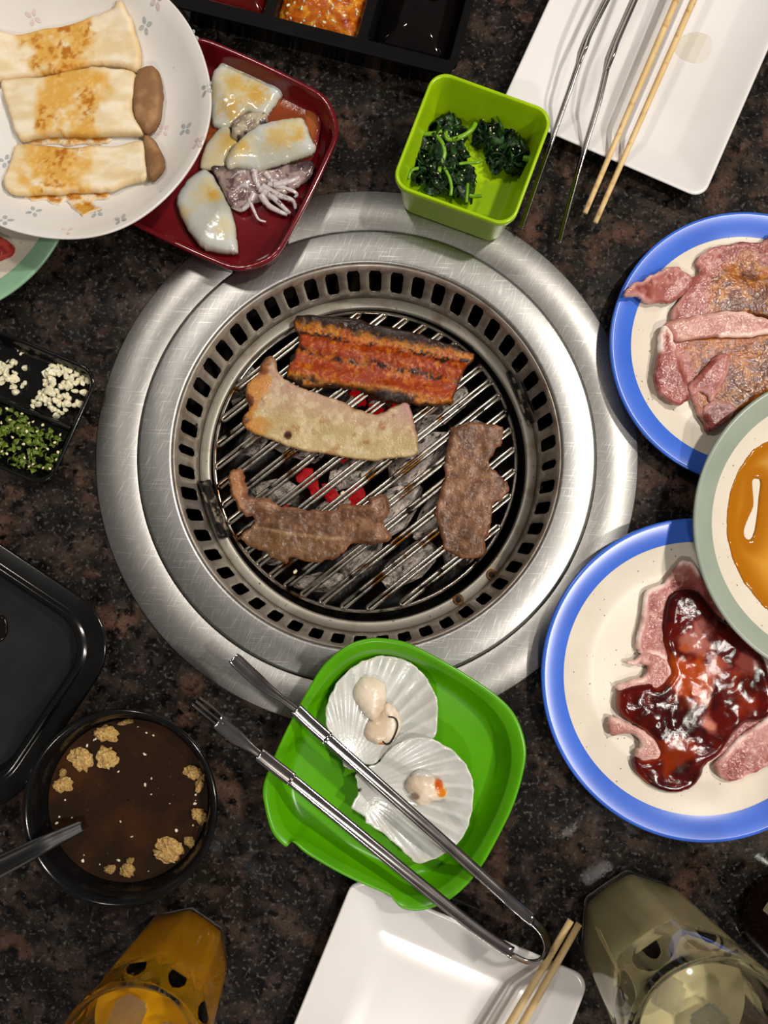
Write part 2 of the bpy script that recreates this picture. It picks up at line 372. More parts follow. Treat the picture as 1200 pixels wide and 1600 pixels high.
for s_ in range(ns):
    for r in range(5):
        for c in range(5):
            A, B, Cc, D = vid(s_, c, r), vid(s_, c+1, r), vid(s_, c+1, r+1), vid(s_, c, r+1)
            if 1 <= c <= 3 and 1 <= r <= 3:
                if (c, r) == (1, 1): Ff.append((A, B, D))
                elif (c, r) == (3, 1): Ff.append((A, B, Cc))
                elif (c, r) == (1, 3): Ff.append((A, Cc, D))
                elif (c, r) == (3, 3): Ff.append((B, Cc, D))
            else: Ff.append((A, B, Cc, D))
vw = mk('vent_wall', Vv, Ff, M['vent'], gr); mod(vw, 'SOLIDIFY', thickness=.0012, offset=1)
part('vent_housing', [(.1489, -.0035), (.166, -.004), (.166, -.11), (.138, -.11), (.138, -.056), (.1424, -.051)], M['hole'], gr)
part('basket_rim', [(.1414, -.056), (.1414, -.0496), (.1408, -.0490), (.1338, -.0490), (.1328, -.0496), (.1328, -.0560)], M['ledge'], gr)
part('fire_pot', [(.1328, -.0558), (.1322, -.115), (.120, -.125), (.05, -.125)], M['soot'], gr, cap1=True)
def clip(p0, p1):
    a_, b_ = W3(*p0, -.047), W3(*p1, -.047); d = b_-a_; L = np.linalg.norm(d); d /= L; s = np.array((-d[1], d[0], 0))
    if s@(np.array((GX, GY, 0))-a_) > 0: s = -s
    prof = [(-.0040, -.0015), (-.0040, .0035), (-.0022, .0035), (-.0022, -.0002), (.0026, -.0002), (.0026, .0100), (.0042, .0100), (.0042, -.0015)]
    V, F = loft([[q+s*x+np.array((0, 0, z)) for x, z in prof] for q in (a_, b_)], True, True)
    fixn(mk('clip', V, F, M['clip'], gr, smooth=False))
clip((797, 580), (831, 662)); clip((321, 752), (353, 840))
for px, py in ((768, 898), (716, 937)):
    c = W(px, py, -.0485)
    V, F = lathe([(.0001, -.0484), (.0030, -.0484), (.0046, -.0486), (.0048, -.0492)], c, 20); r_ = fixn(mk('rivet', V, F, M['rust'], gr))
    V, F = lathe([(.0001, -.0479), (.0018, -.0479), (.0026, -.0484)], c, 14); fixn(mk('rivet_head', V, F, M['hole'], r_))
for px, py in ((302, 664), (848, 762)):
    c = W3(px, py, -.034); d = c-np.array((GX, GY, -.034)); d /= np.linalg.norm(d); q = np.array((GX, GY, -.034))+d*.1440
    s = np.array((-d[1], d[0], 0)); an = np.linspace(0, 2*math.pi, 12, endpoint=False)
    R0 = [q+s*.0018*math.cos(t)+np.array((0, 0, .0032*math.sin(t))) for t in an]; R1 = [p-d*.0009 for p in R0]
    V, F = loft([R0, R1], False, True); fixn(mk('rivet', V, F, M['hole'], gr))

# charcoal under the grate
def lump(seed, sub=2, jag=.28):
    bm = bmesh.new(); bmesh.ops.create_icosphere(bm, subdivisions=sub, radius=1); rnd = random.Random(seed)
    pl = [(Vector((rnd.uniform(-1, 1), rnd.uniform(-1, 1), rnd.uniform(-1, 1))).normalized(), rnd.uniform(.55, .95)) for _ in range(9)]
    for v in bm.verts:
        for nrm, dd in pl:
            e = v.co.dot(nrm)
            if e > dd: v.co -= nrm*(e-dd)
        v.co *= 1+rnd.uniform(-jag, jag)*.3
    me = bpy.data.meshes.new('lump'); bm.to_mesh(me); bm.free(); return me
def inst(name, me, loc, rot, sc, m=None):
    o = bpy.data.objects.new(name, me); COL.objects.link(o); o.location = tuple(map(float, loc)); o.rotation_euler = rot; o.scale = sc; return o
cm = [lump(100+i) for i in range(4)]
for x in cm: x.materials.append(M['char'])
em = lump(140, 2, 1.2); em.materials.append(M['ember'])
rnd = random.Random(3)
for (px, py, L, w, ang) in ((520, 640, 30, 15, 20), (610, 610, 28, 14, 50), (690, 640, 34, 15, 42), (470, 700, 26, 14, -10), (560, 720, 34, 17, 45), (650, 720, 38, 17, 42),
        (730, 700, 28, 13, 60), (430, 770, 22, 14, 10), (520, 800, 26, 13, 30), (610, 800, 36, 18, 45), (690, 800, 34, 17, 44), (560, 870, 28, 14, 40), (640, 880, 30, 15, 38),
        (720, 860, 24, 13, 50), (440, 860, 24, 12, 20), (500, 910, 24, 10, 15), (600, 560, 26, 12, 30), (400, 680, 20, 12, 80), (380, 600, 20, 12, 50), (480, 560, 22, 12, 40)):
    o = inst('charcoal_lump', cm[rnd.randrange(4)], W3(px, py, -.075+rnd.uniform(-.004, .004)), (rnd.uniform(-.2, .2), rnd.uniform(-.2, .2), math.radians(ang+rnd.uniform(-8, 8))), (L/1000, w/1000, .012))
    tag(o, 'grey ashy lump of charcoal burning under the grill grate', 'charcoal', 'charcoal under the grate')
for (x, y) in ((540, 350), (595, 385), (725, 440), (500, 560), (705, 545), (410, 625), (310, 655), (530, 635), (455, 640), (570, 810), (380, 590), (640, 370), (540, 655)):
    o = inst('ember', em, W3(280+.5167*x, 440+.5167*y, -.0725), (rnd.uniform(-.4, .4), rnd.uniform(-.4, .4), rnd.uniform(0, 3)), (.0105, .0052, .006))
    tag(o, 'glowing red ember showing between the grate bars', 'ember', 'embers under the grate')

# grate
GC = W(571, 718, -.047); RG = .1262; th_ = math.radians(38.5)
gt = thing('grill_grate', 'round steel wire grate of paired diagonal bars over the charcoal', 'grate', (GC[0], GC[1], -.047))
e1 = np.array((math.cos(th_), math.sin(th_))); e2 = np.array((-e1[1], e1[0])); pitch = .0142; hw = .0018
rim = [(*(GC+RG*np.array((math.cos(t), math.sin(t)))), -.0498) for t in np.linspace(0, 2*math.pi, 96, endpoint=False)]
V, F = tube(rim, .0016, 8, closed=True); mk('rim_wire', V, F, M['rod'], gt)
for k_ in range(-8, 9):
    o_ = k_*pitch+.001; L = math.sqrt(RG**2-(abs(o_)+hw)**2)-.0022; path = []
    for sx, oo in ((1, -hw), (-1, hw)):
        for t in np.linspace(-1, 1, 9): path.append((sx*t*L, o_+oo, 0))
        for t in (45, 90, 135):
            q = math.radians(t); path.append((sx*(L+hw*math.sin(q)*.8), o_+oo*math.cos(q), -.0012*math.sin(q)))
    P3 = [(*(GC+e1*x+e2*y), -.0470+z) for x, y, z in path]
    V, F = tube(P3, .0015, 8, closed=True); mk('bar', V, F, M['rod'], gt)
for sgn in (-1, 1):
    o_ = sgn*9*pitch; A = math.acos(min(1, abs(o_)/(RG-.003)))
    P3 = [(*(GC+(RG-.003)*(math.cos(t)*e2*sgn+math.sin(t)*e1)), -.047) for t in np.linspace(-A*1.6, A*1.6, 25)]
    V, F = tube(P3, .00135, 8); mk('bar', V, F, M['rod'], gt)

# ------------------------------------------------------------------ meat on the grate
ZG = -.0456; z5 = lambda p: Z(p, 280, 440, .5167)
BELLY = z5([(350, 105), (420, 100), (520, 108), (600, 130), (700, 150), (780, 175), (850, 200), (888, 215), (890, 235), (865, 270), (845, 310), (830, 350), (825, 372), (740, 375), (680, 370), (620, 362), (580, 345), (540, 325), (480, 318), (400, 320), (350, 305), (325, 285), (330, 255), (350, 215), (362, 180), (350, 140)])
def c_belly(x, y, u, v, d):
    w = v+.22*(fbm(x, y, 60, 3)-.5)+.12*(fbm(x, y, 200, 9)-.5)
    fat, lean, gold, ch = (178, 112, 12), (146, 50, 0), (158, 84, 2), (30, 14, 8)
    c = mix(fat, lean, sm(.30, .18, np.abs(w-.22))); c = mix(c, lean, sm(.30, .16, np.abs(w+.28))); c = mix(c, gold, sm(.1, .0, np.abs(w+.02))*.8)
    c = mix(c, (196, 124, 26), sm(.55, .7, fbm(x, y, 150, 5))*.6)
    c = mix(c, (170, 62, 4), sm(.5, .7, fbm(x, y, 90, 15))*.5)
    c = mix(c, (120, 40, 8), sm(.56, .66, fbm(x, y, 380, 45))*.6); c = mix(c, (208, 132, 40), sm(.58, .7, fbm(x, y, 420, 46))*.5)
    n1 = .5*fbm(x, y, 170, 21)+.5*fbm(x, y, 500, 22)
    c = mix(c, ch, sm(.49, .58, n1)*sm(.12, .0, np.abs(w-.44))); c = mix(c, ch, sm(.48, .57, n1)*sm(.12, .0, np.abs(w+.02))*.9)
    c = mix(c, ch, sm(.56, .78, w+.3*(n1-.5))*.95); c = mix(c, ch, sm(-.5, -.72, w)*sm(.38, .54, fbm(x, y, 80, 31)))
    return mix(c, (52, 20, 8), sm(.003, .0, d)*.75)
b_ = slab('pork_belly_slice', BELLY, ZG, .0075, M['meat_wet'], s=.00075, edge=.003, jit=.0008, cf=c_belly, axis=((455, 545), (730, 595)),
     hf=lambda x, y, u, v, d: .004*(fbm(x, y, 70, 4)-.5)+.0015*np.sin(v*9)+.0012*(fbm(x, y, 260, 8)-.5))
tag(b_, 'orange-glazed charred pork belly slice at the top of the grate', 'meat')
PALE = z5([(255, 235), (280, 222), (292, 240), (300, 275), (330, 300), (370, 320), (400, 330), (440, 345), (480, 355), (520, 375), (560, 390), (600, 398), (630, 385), (660, 372), (690, 362), (703, 395), (712, 440), (723, 480), (718, 522), (680, 530), (620, 538), (560, 540), (500, 530), (440, 520), (380, 512), (320, 495), (270, 475), (220, 455), (190, 430), (192, 410), (210, 385), (200, 345), (205, 310), (235, 280), (245, 255)])
def c_pale(x, y, u, v, d):
    w = v+.25*(fbm(x, y, 50, 2)-.5)
    c = mix((184, 162, 118), (180, 146, 124), sm(-.1, .6, w)); c = mix(c, (176, 144, 112), sm(.14, .0, np.abs(w-.12))*.6); c = mix(c, (214, 200, 166), sm(.5, .7, fbm(x, y, 150, 52))*.5)
    c = mix(c, (176, 124, 130), sm(.82, .95, u)*sm(.2, .6, w)*.8)
    c = mix(c, (186, 120, 44), sm(.26, .05, u)*sm(.38, .6, fbm(x, y, 70, 12))*.85)
    c = mix(c, (96, 48, 16), sm(.14, .02, u)*sm(.52, .64, fbm(x, y, 110, 17)))
    c = mix(c, (150, 100, 60), sm(.62, .74, fbm(x, y, 90, 23))*.6)
    q = W(450, 680, ZG+.005); rr = np.hypot(x-q[0], y-q[1]); c = mix(c, (62, 24, 10), sm(.0042, .0022, rr+.003*(fbm(x, y, 400, 3)-.5)))
    return mix(c, (176, 128, 84), sm(.002, 0, d)*.5)
b_ = slab('pork_belly_slice', PALE, ZG+.0005, .0055, M['meat'], s=.001, edge=.003, jit=.0006, cf=c_pale, axis=((385, 635), (652, 690)),
     hf=lambda x, y, u, v, d: .004*(fbm(x, y, 55, 14)-.5)+.0012*np.sin(v*7+1)+.0008*np.sin(u*120)*sm(-.6, -.9, v))
tag(b_, 'pale cream half-cooked pork belly slice in the middle of the grate', 'meat')
BL = z5([(155, 570), (180, 562), (195, 580), (205, 620), (212, 650), (260, 655), (300, 672), (350, 685), (420, 688), (475, 690), (480, 672), (520, 675), (560, 672), (580, 650), (630, 645), (635, 690), (620, 730), (640, 770), (620, 790), (570, 795), (530, 790), (500, 815), (480, 835), (440, 845), (390, 848), (340, 835), (320, 852), (300, 845), (260, 820), (215, 800), (180, 780), (200, 755), (230, 735), (225, 715), (190, 700), (170, 675), (155, 640), (150, 600)])
def c_beef(seed, tint=(130, 92, 66)):
    def f(x, y, u, v, d):
        n1 = fbm(x, y, 55, seed); n2 = fbm(x, y, 160, seed+5)
        c = mix((96, 64, 42), tint, sm(.35, .65, n1)); c = mix(c, (158, 120, 92), sm(.55, .75, n2)*.6); c = mix(c, (74, 46, 28), sm(.5, .32, n2)*.45)
        if seed == 40:
            ln = np.abs(v+.42-.5*(u-.5)**2*1.2+.10*(fbm(x, y, 60, 2)-.5)); c = mix(c, (182, 148, 112), sm(.05, .01, ln)*sm(.05, .3, u)*sm(.8, .65, u)*.8); c = mix(c, (92, 66, 36), sm(-.2, -.5, v)*.5*sm(.75, .6, u))
            c = mix(c, (186, 128, 84), sm(.14, .02, u)*.7)
        return mix(c, (150, 84, 60), sm(.0025, 0, d)*.5)
    return f
b_ = slab('beef_slice', BL, ZG, .0042, M['meat'], s=.0009, jit=.0012, edge=.003, cf=c_beef(40), axis=((362, 790), (608, 820)),
     hf=lambda x, y, u, v, d: .006*(fbm(x, y, 60, 44)-.45)+.002*(fbm(x, y, 190, 46)-.5)+.003*sm(.75, .9, u)+.004*sm(.15, .02, u))
tag(b_, 'brown curled beef slice at the lower left of the grate', 'meat')
BR = z5([(820, 445), (860, 430), (900, 425), (940, 430), (975, 440), (982, 460), (970, 495), (945, 530), (935, 550), (960, 575), (985, 600), (998, 620), (985, 650), (955, 670), (945, 695), (945, 730), (935, 760), (925, 790), (930, 825), (900, 838), (850, 835), (815, 815), (795, 790), (785, 740), (775, 690), (790, 640), (805, 590), (805, 540), (812, 500)])
b_ = slab('beef_slice', BR, ZG, .004, M['meat'], s=.0009, jit=.001, edge=.003, cf=c_beef(60, (126, 86, 60)), axis=((735, 662), (735, 872)),
     hf=lambda x, y, u, v, d: .004*(fbm(x, y, 50, 64)-.45)+.0018*(fbm(x, y, 190, 66)-.5))
tag(b_, 'brown grilled beef slice lying upright at the right of the grate', 'meat')

# ------------------------------------------------------------------ round plates
def round_plate(name, label, c, r, z0, z1, band, m_rim, m_in, group, n=128):
    """foot at z0, lip at z1, coloured band on the rim"""
    h = z1-z0; t = thing(name, label, 'plate', (c[0], c[1], z0), group)
    ri = r-band
    prof = [(.0005, z0+.0012), (r*.55, z0+.0012), (r*.56, z0), (r*.60, z0), (r*.62, z0+.0015), (r*.80, z0+h*.35), (r*.97, z0+h-.0035), (r, z0+h-.0015), (r*.995, z0+h), (r*.975, z0+h), (ri, z0+h*.62+.001)]
    V, F = lathe(prof, c, n); fixn(mk('rim', V, F, m_rim, t))
    prof = [(ri+.0003, z0+h*.62+.0009), (ri-.004, z0+h*.5+.001), (r*.70, z0+.0048), (r*.64, z0+.0036), (r*.3, z0+.0034), (.0005, z0+.0034)]
    V, F = lathe(prof, c, n); fixn(mk('well', V, F, m_in, t))
    return t
def plate_z(c, r, z0, z1, band, off):
    h = z1-z0; ri = r-band
    return lambda x, y, u=0, v=0: np.interp(np.hypot(x-c[0], y-c[1]), [0, r*.3, r*.64, r*.70, ri-.004, ri, r*.975, r], [z0+.0034, z0+.0034, z0+.0036, z0+.0048, z0+h*.5+.001, z0+h*.62+.001, z1, z1])-off
cU = W(1170, 542, .0165); cL = W(1096, 1059.5, .0165); cS = W(1331, 823, .0375)
round_plate('dinner_plate', 'blue-rimmed cream plate of pork in brown marinade at the upper right', cU, 222*(H-.0165)/FPX, .0006, .0170, .0178, M['blue'], M['cream'], 'blue-rimmed plates')
round_plate('dinner_plate', 'blue-rimmed cream plate of pork in dark red sauce at the lower right', cL, 248*(H-.0165)/FPX, .0006, .0170, .0178, M['blue'], M['cream'], 'blue-rimmed plates')
round_plate('dinner_plate', 'sage-green-rimmed plate holding amber sauce, overlapping the two blue plates', cS, 249*(H-.0375)/FPX, .0177, .0375, .0162, M['sage'], M['cream'], 'green-rimmed plates')
cV = W(-112, 275, .02)
round_plate('dinner_plate', 'pale green-rimmed plate under the white plate at the left edge', cV, .112, .0006, .0185, .0175, M['sagegreen'], M['cream'], 'green-rimmed plates')

# white plate with printed flowers
DW = .0085
cw = W(104, 155, .047+DW); rw = 235*(H-.047-DW)/FPX
wp = thing('dinner_plate', 'white plate printed with small four-dot flowers holding sliced mushrooms', 'plate', (cw[0], cw[1], .0195+DW))
z0w = .0195
pw = [(.0005, .021), (.055, .021), (.0555, z0w), (.060, z0w), (.062, .0215), (.075, .0265), (.092, .036), (rw*.985, .0448), (rw, .0465), (rw*.997, .0476), (rw*.985, .0476), (.094, .0395), (.078, .0302), (.068, .0262), (.058, .0248), (.03, .0244), (.0005, .0244)]
pw = [(r, z+DW) for r, z in pw]
V, F = lathe(pw, cw, 160, wob=lambda a: .006*np.cos(a*6+1.0)); fixn(mk('dish', V, F, M['melamine'], wp))
def zw(r): return DW+float(np.interp(r, [.0, .058, .068, .078, .094, rw*.985], [.0244, .0248, .0262, .0302, .0395, .0476]))
for i, (x, y, pk) in enumerate(((115, 60, 1), (322, 20, 0), (505, 90, 0), (667, 132, 0), (622, 238, 1), (718, 308, 0), (645, 447, 0), (567, 452, 1), (690, 495, 1), (575, 660, 0), (420, 762, 0), (337, 738, 0), (118, 735, 0), (228, 805, 1), (18, 765, 0), (20, 560, 0), (545, 0, 1))):
    px, py = .45*x, .45*y; p = W(px, py, .035+DW)
    for _ in range(4): p = W(px, py, zw(np.hypot(*(p-cw))))
    V = []; F = []; an = math.atan2(*(p-cw)[::-1])
    for q in range(4):
        w_ = an+math.pi/4+q*math.pi/2; c = p+.0034*np.array((math.cos(w_), math.sin(w_))); b0 = len(V)
        for t in range(10):
            tt_ = t/10*2*math.pi; uu = .0022*math.cos(tt_); vv = .0014*math.sin(tt_); g = c+np.array((uu*math.cos(w_)-vv*math.sin(w_), uu*math.sin(w_)+vv*math.cos(w_)))
            V.append((*g, zw(np.hypot(*(g-cw)))+.00025))
        F.append(tuple(range(b0, b0+10)))
    mk('flower_print', V, F, M['print_p' if pk else 'print_g'], wp)

# mushrooms
z1 = lambda p: Z(p, 0, 0, .45)
def c_mush(seed, u0, u1, base=(222, 200, 158), light=(236, 224, 200)):
    def f(x, y, u, v, d):
        c = mix(base, light, sm(.3, .75, fbm(x, y*2.2, 60, seed))); c = mix(c, (214, 182, 130), sm(.004, .0, d)*.6)
        mk_ = sm(u0-.08, u0+.06, u+.42*(fbm(x, y, 45, seed+1)-.5))*sm(u1+.08, u1-.06, u+.46*(fbm(x, y, 45, seed+2)-.5))
        c = mix(c, (212, 158, 64), mk_*sm(.25, .6, fbm(x, y, 110, seed+3))*.9); c = mix(c, (176, 106, 18), mk_*sm(.46, .68, fbm(x, y, 300, seed+4))*sm(.4, .6, fbm(x, y, 60, seed+6))); c = mix(c, (226, 184, 110), mk_*sm(.6, .7, fbm(x, y, 420, seed+7))*.8)
        return c
    return f
def c_cap(x, y, u, v, d):
    c = mix((138, 100, 66), (166, 126, 88), sm(.35, .65, fbm(x, y, 90, 5))); return mix(c, (112, 78, 48), sm(.003, 0, d)*.6)
SA = z1([(-30, 137), (60, 125), (150, 100), (250, 85), (350, 60), (405, 45), (415, 30), (440, 40), (460, 80), (480, 130), (488, 190), (480, 235), (460, 240), (420, 225), (360, 215), (280, 225), (200, 245), (100, 260), (0, 275), (-30, 280)])
SB = z1([(0, 280), (60, 267), (150, 260), (250, 238), (330, 226), (400, 233), (468, 247), (464, 330), (460, 390), (495, 456), (420, 460), (300, 465), (180, 465), (100, 478), (65, 480), (40, 430), (15, 350)])
CB = z1([(475, 238), (500, 228), (540, 232), (556, 270), (562, 330), (555, 400), (535, 440), (500, 458), (478, 430), (462, 400), (455, 340), (462, 280)])
SCc = z1([(45, 500), (100, 492), (200, 505), (300, 500), (400, 497), (494, 482), (507, 540), (519, 620), (480, 630), (420, 645), (380, 660), (280, 662), (180, 670), (80, 680), (40, 675), (15, 640), (20, 600), (35, 550)])
CC = z1([(490, 470), (505, 460), (530, 475), (560, 530), (577, 580), (565, 610), (540, 632), (518, 625), (505, 560)])
zm = .0258+DW
for (st, cp, lab, u0, u1, ax, sd, dz) in ((SA, None, 'top mushroom slice with a pale torn end on the white plate', .30, .62, ((0, 90), (215, 60)), 3, .0), (SB, CB, 'middle mushroom slice with a long brown cap on the white plate', .30, .68, ((10, 165), (215, 155)), 13, .0006), (SCc, CC, 'bottom mushroom slice with a small brown cap on the white plate', .22, .58, ((10, 265), (230, 255)), 23, .0)):
    cx = np.mean([p[0] for p in st]); cy = np.mean([p[1] for p in st]); q = W(cx, cy, zm)
    t = thing('mushroom_slice', lab, 'mushroom', (q[0], q[1], zm+dz), 'mushroom slices on the white plate')
    bowl = lambda x, y, u, v: np.maximum(0, np.interp(np.hypot(x-cw[0], y-cw[1]), [.0, .05, .06, .07, .08, .1], [0, 0, .0012, .0032, .0075, .018]))
    slab('stem', st, zm+dz, .006, M['mush'], t, s=.0012, edge=.004, e0=.3, cf=c_mush(sd, u0, u1), axis=ax, jit=.0006, zf=bowl, ztrace=zm+.006, hf=lambda x, y, u, v, d: .0024*(fbm(x, y, 40, sd)-.5)+.001*(fbm(x*.3, y*3, 80, sd+8)-.5))
    if cp: slab('cap', cp, zm+dz+.0004, .0085, M['mush'], t, s=.001, edge=.007, e0=.25, cf=c_cap, zf=bowl, ztrace=zm+.008)
c_sp = lambda x, y, u, v, d: mix(mix(mix((206, 148, 56), (176, 106, 22), sm(.4, .65, fbm(x, y, 220, 5))), (226, 214, 192), sm(.5, .62, fbm(x, y, 200, 15))*.85), (226, 218, 204), sm(.003, .0, d)*.8)
o = slab('sauce_smear', z1([(75, 478), (120, 470), (200, 462), (300, 465), (370, 470), (395, 485), (360, 496), (280, 503), (200, 506), (120, 500), (80, 492)]), .0246+DW, .0008, M['sauce_spice'], e0=.05, jit=.001, edge=.002, cf=c_sp)
tag(o, 'orange spice sauce pooled between the middle and bottom mushroom slices', 'sauce', kind='stuff')
o = slab('sauce_smear', z1([(75, 678), (140, 668), (250, 655), (370, 655), (365, 690), (320, 700), (355, 735), (300, 760), (255, 728), (225, 700), (205, 722), (170, 696), (110, 700)]), .0268+DW, .0008, M['sauce_spice'], e0=.05, jit=.0014, edge=.002, cf=c_sp, zf=lambda x, y, u, v: np.interp(np.hypot(x-cw[0], y-cw[1]), [.05, .068, .078, .094], [-.002, -.0004, .0036, .013]))
tag(o, 'orange spice crumbs spilled below the bottom mushroom slice', 'sauce', kind='stuff')
o = slab('meat_scrap', [(-30, 375), (-5, 368), (8, 374), (20, 382), (22, 395), (14, 402), (0, 405), (-30, 410)], .0055, .005, M['raw'], cf=lambda x, y, u, v, d: mix((150, 40, 34), (186, 70, 56), sm(.4, .6, fbm(x, y, 200, 3))), ztrace=.008)
tag(o, 'red marinated meat scrap on the pale green-rimmed plate', 'meat')
for px, py, mm in ():
    pass

# ------------------------------------------------------------------ maroon dish of squid
def outline_dish(name, label, cat, P, c, prof, m, inner_m=None):
    """P: rim outline (n,2) around c; prof: list of (scale, z)"""
    t = thing(name, label, cat, (c[0], c[1], min(z for _, z in prof)))
    rings = [np.c_[c+(P-c)*s, np.full(len(P), z)] for s, z in prof]
    V, F = loft(rings, True, True); fixn(mk('body', V, F, m, t)); return t
ang = -math.radians(25.8); hr = 160*(H-.026)/FPX
cR = W(340, 238, .026); PR = place(rrect(hr, hr, hr*.42, 9, bulge=.05), cR, ang, 0)[:, :2]
rd = outline_dish('square_dish', 'maroon rounded-square dish of raw squid beside the white plate', 'dish', PR, cR,
    [(.86, .0006), (.90, .0012), (.955, .008), (.985, .0225), (1, .0235), (1, .0258), (.992, .0265), (.962, .0265), (.955, .0255), (.935, .0185), (.90, .0075), (.85, .0052), (.3, .005)], M['maroon'])
zr = .0055; z7 = lambda p: Z(p, 270, 80, .2125)
o = slab('sauce_pool', z7([(250, 300), (700, 250), (830, 260), (930, 330), (1030, 420), (1090, 500), (1085, 600), (1040, 760), (960, 860), (700, 900), (400, 900), (250, 760)]), zr, .0014, M['sauce_amber'], edge=.004, cf=lambda x, y, u, v, d: mix(mix((156, 86, 40), (128, 58, 28), sm(.4, .6, fbm(x, y, 40, 2))), (104, 30, 26), sm(.006, 0, d)), zf=lambda x, y, u, v: .0028*sm(.85, 1, u))
tag(o, 'thin brown marinade pooled in the maroon dish', 'sauce', kind='stuff')
def c_squid(seed, spots):
    def f(x, y, u, v, d):
        c = mix((176, 177, 166), (198, 201, 198), sm(.3, .7, fbm(x, y, 35, seed)))
        for (px, py, r, col, am) in spots:
            q = W(270+.2125*px, 80+.2125*py, zr+.007); rr = np.hypot(x-q[0], y-q[1])
            c = mix(c, col, sm(1.5, .1, rr/(r*.2125/2060)+.9*(fbm(x, y, 120, seed+3)-.5)+1.2*(fbm(x, y, 520, seed+4)-.5))*am*.8)
        return mix(c, (196, 190, 166), sm(.003, 0, d)*.5)
    return f
AM = (202, 150, 44); LY = (212, 190, 128); PU = (120, 96, 104)
S1 = z7([(330, 105), (430, 78), (520, 78), (600, 110), (650, 140), (730, 170), (800, 205), (830, 240), (800, 310), (760, 370), (710, 440), (680, 480), (600, 470), (540, 440), (480, 500), (420, 540), (330, 550), (280, 500), (280, 200)])
o = slab('squid_mantle', S1, zr+.001, .007, M['squid'], s=.0012, edge=.006, cf=c_squid(2, [(480, 270, 180, LY, .9), (470, 230, 70, AM, .6), (610, 320, 90, AM, .9), (440, 440, 120, (196, 140, 40), .7), (560, 170, 50, PU, .5)]), hf=lambda x, y, u, v, d: .003*(fbm(x, y, 60, 3)-.5), zf=lambda x, y, u, v: .004*sm(.8, 1, v)*1.0)
tag(o, 'white squid piece with yellow sauce at the top of the maroon dish', 'squid', 'squid in the maroon dish')
S4 = z7([(330, 570), (400, 550), (450, 620), (480, 680), (420, 720), (390, 800), (385, 850), (300, 860), (200, 850), (230, 700)])
o = slab('squid_piece', S4, zr+.001, .005, M['squid'], edge=.005, cf=c_squid(22, [(420, 650, 110, AM, .9), (330, 800, 200, LY, .8)]), hf=lambda x, y, u, v, d: .002*(fbm(x, y, 60, 3)-.5))
tag(o, 'yellowish squid piece half hidden under the white plate rim', 'squid', 'squid in the maroon dish')
S5 = z7([(430, 560), (440, 510), (500, 470), (560, 450), (640, 440), (690, 460), (700, 510), (660, 550), (580, 580), (540, 600), (490, 640), (440, 630), (425, 600)])
o = slab('squid_piece', S5, zr+.004, .006, M['squid'], s=.0009, edge=.003, cf=lambda x, y, u, v, d: mix(mix((186, 176, 152), (140, 124, 112), sm(.4, .62, fbm(x, y, 160, 6))), (64, 54, 52), sm(.62, .7, fbm(x, y, 120, 16))), hf=lambda x, y, u, v, d: .006*(fbm(x, y, 170, 3)-.45))
tag(o, 'small knobbly greyish squid scrap between the upper two squid pieces', 'squid', 'squid in the maroon dish')
S2 = z7([(385, 800), (400, 750), (470, 660), (560, 580), (640, 530), (740, 500), (850, 485), (940, 480), (975, 520), (1000, 580), (1030, 650), (1050, 695), (1020, 740), (940, 770), (850, 800), (760, 830), (680, 850), (620, 868), (560, 855), (480, 840), (400, 850)])
o = slab('squid_mantle', S2, zr+.004, .0085, M['squid'], s=.0012, edge=.009, cf=c_squid(32, [(790, 650, 120, AM, .7), (880, 540, 130, LY, .8), (500, 740, 120, LY, .9), (930, 640, 50, AM, .9), (520, 720, 50, AM, .7)]), hf=lambda x, y, u, v, d: .0016*(fbm(x, y, 60, 3)-.5))
tag(o, 'white oval squid piece in the middle of the maroon dish', 'squid', 'squid in the maroon dish')
S3 = z7([(60, 1000), (140, 900), (230, 860), (280, 890), (320, 950), (370, 1050), (420, 1150), (450, 1260), (468, 1380), (470, 1472), (400, 1475), (300, 1462), (220, 1440), (150, 1370), (80, 1260), (40, 1170), (20, 1080)])
o = slab('squid_mantle', S3, zr+.001, .009, M['squid'], s=.0012, edge=.009, cf=c_squid(42, [(250, 1040, 110, LY, .8), (310, 1070, 50, AM, .9), (90, 1190, 70, LY, .8), (380, 1290, 90, LY, .6)]), hf=lambda x, y, u, v, d: .0016*(fbm(x, y, 60, 3)-.5), zf=lambda x, y, u, v: .010*sm(.12, 0, (v+1)/2)*0)
tag(o, 'smooth white squid piece at the bottom corner of the maroon dish', 'squid', 'squid in the maroon dish')
q = W(270+.2125*640, 80+.2125*1000, zr)
sq = thing('squid_tentacles', 'purple-speckled squid tentacle cluster in the maroon dish', 'squid', (q[0], q[1], zr+.001), 'squid in the maroon dish')
def c_tent(x, y, u, v, d):
    c = mix((178, 162, 152), (150, 130, 126), sm(.35, .6, fbm(x, y, 120, 3))); c = mix(c, (92, 66, 70), sm(.55, .66, fbm(x, y, 260, 7))*.8); return mix(c, (62, 46, 50), sm(.3, .9, v)*sm(.4, .55, fbm(x, y, 90, 9)))
slab('head', z7([(280, 845), (400, 840), (560, 860), (680, 870), (850, 830), (980, 800), (1040, 830), (1000, 930), (900, 1000), (800, 1060), (640, 1100), (560, 1120), (470, 1160), (420, 1130), (380, 1050), (320, 930)]), zr+.001, .006, M['squid'], sq, s=.0009, edge=.004, cf=c_tent, hf=lambda x, y, u, v, d: .006*(fbm(x, y, 110, 12)-.5))
M['tent'] = mat('squid_tentacle', (196, 186, 186), .15, coat=.4, sss=.3, var=[(300, (110, 84, 92), .55, .68)], bump=[(300, .0006)])
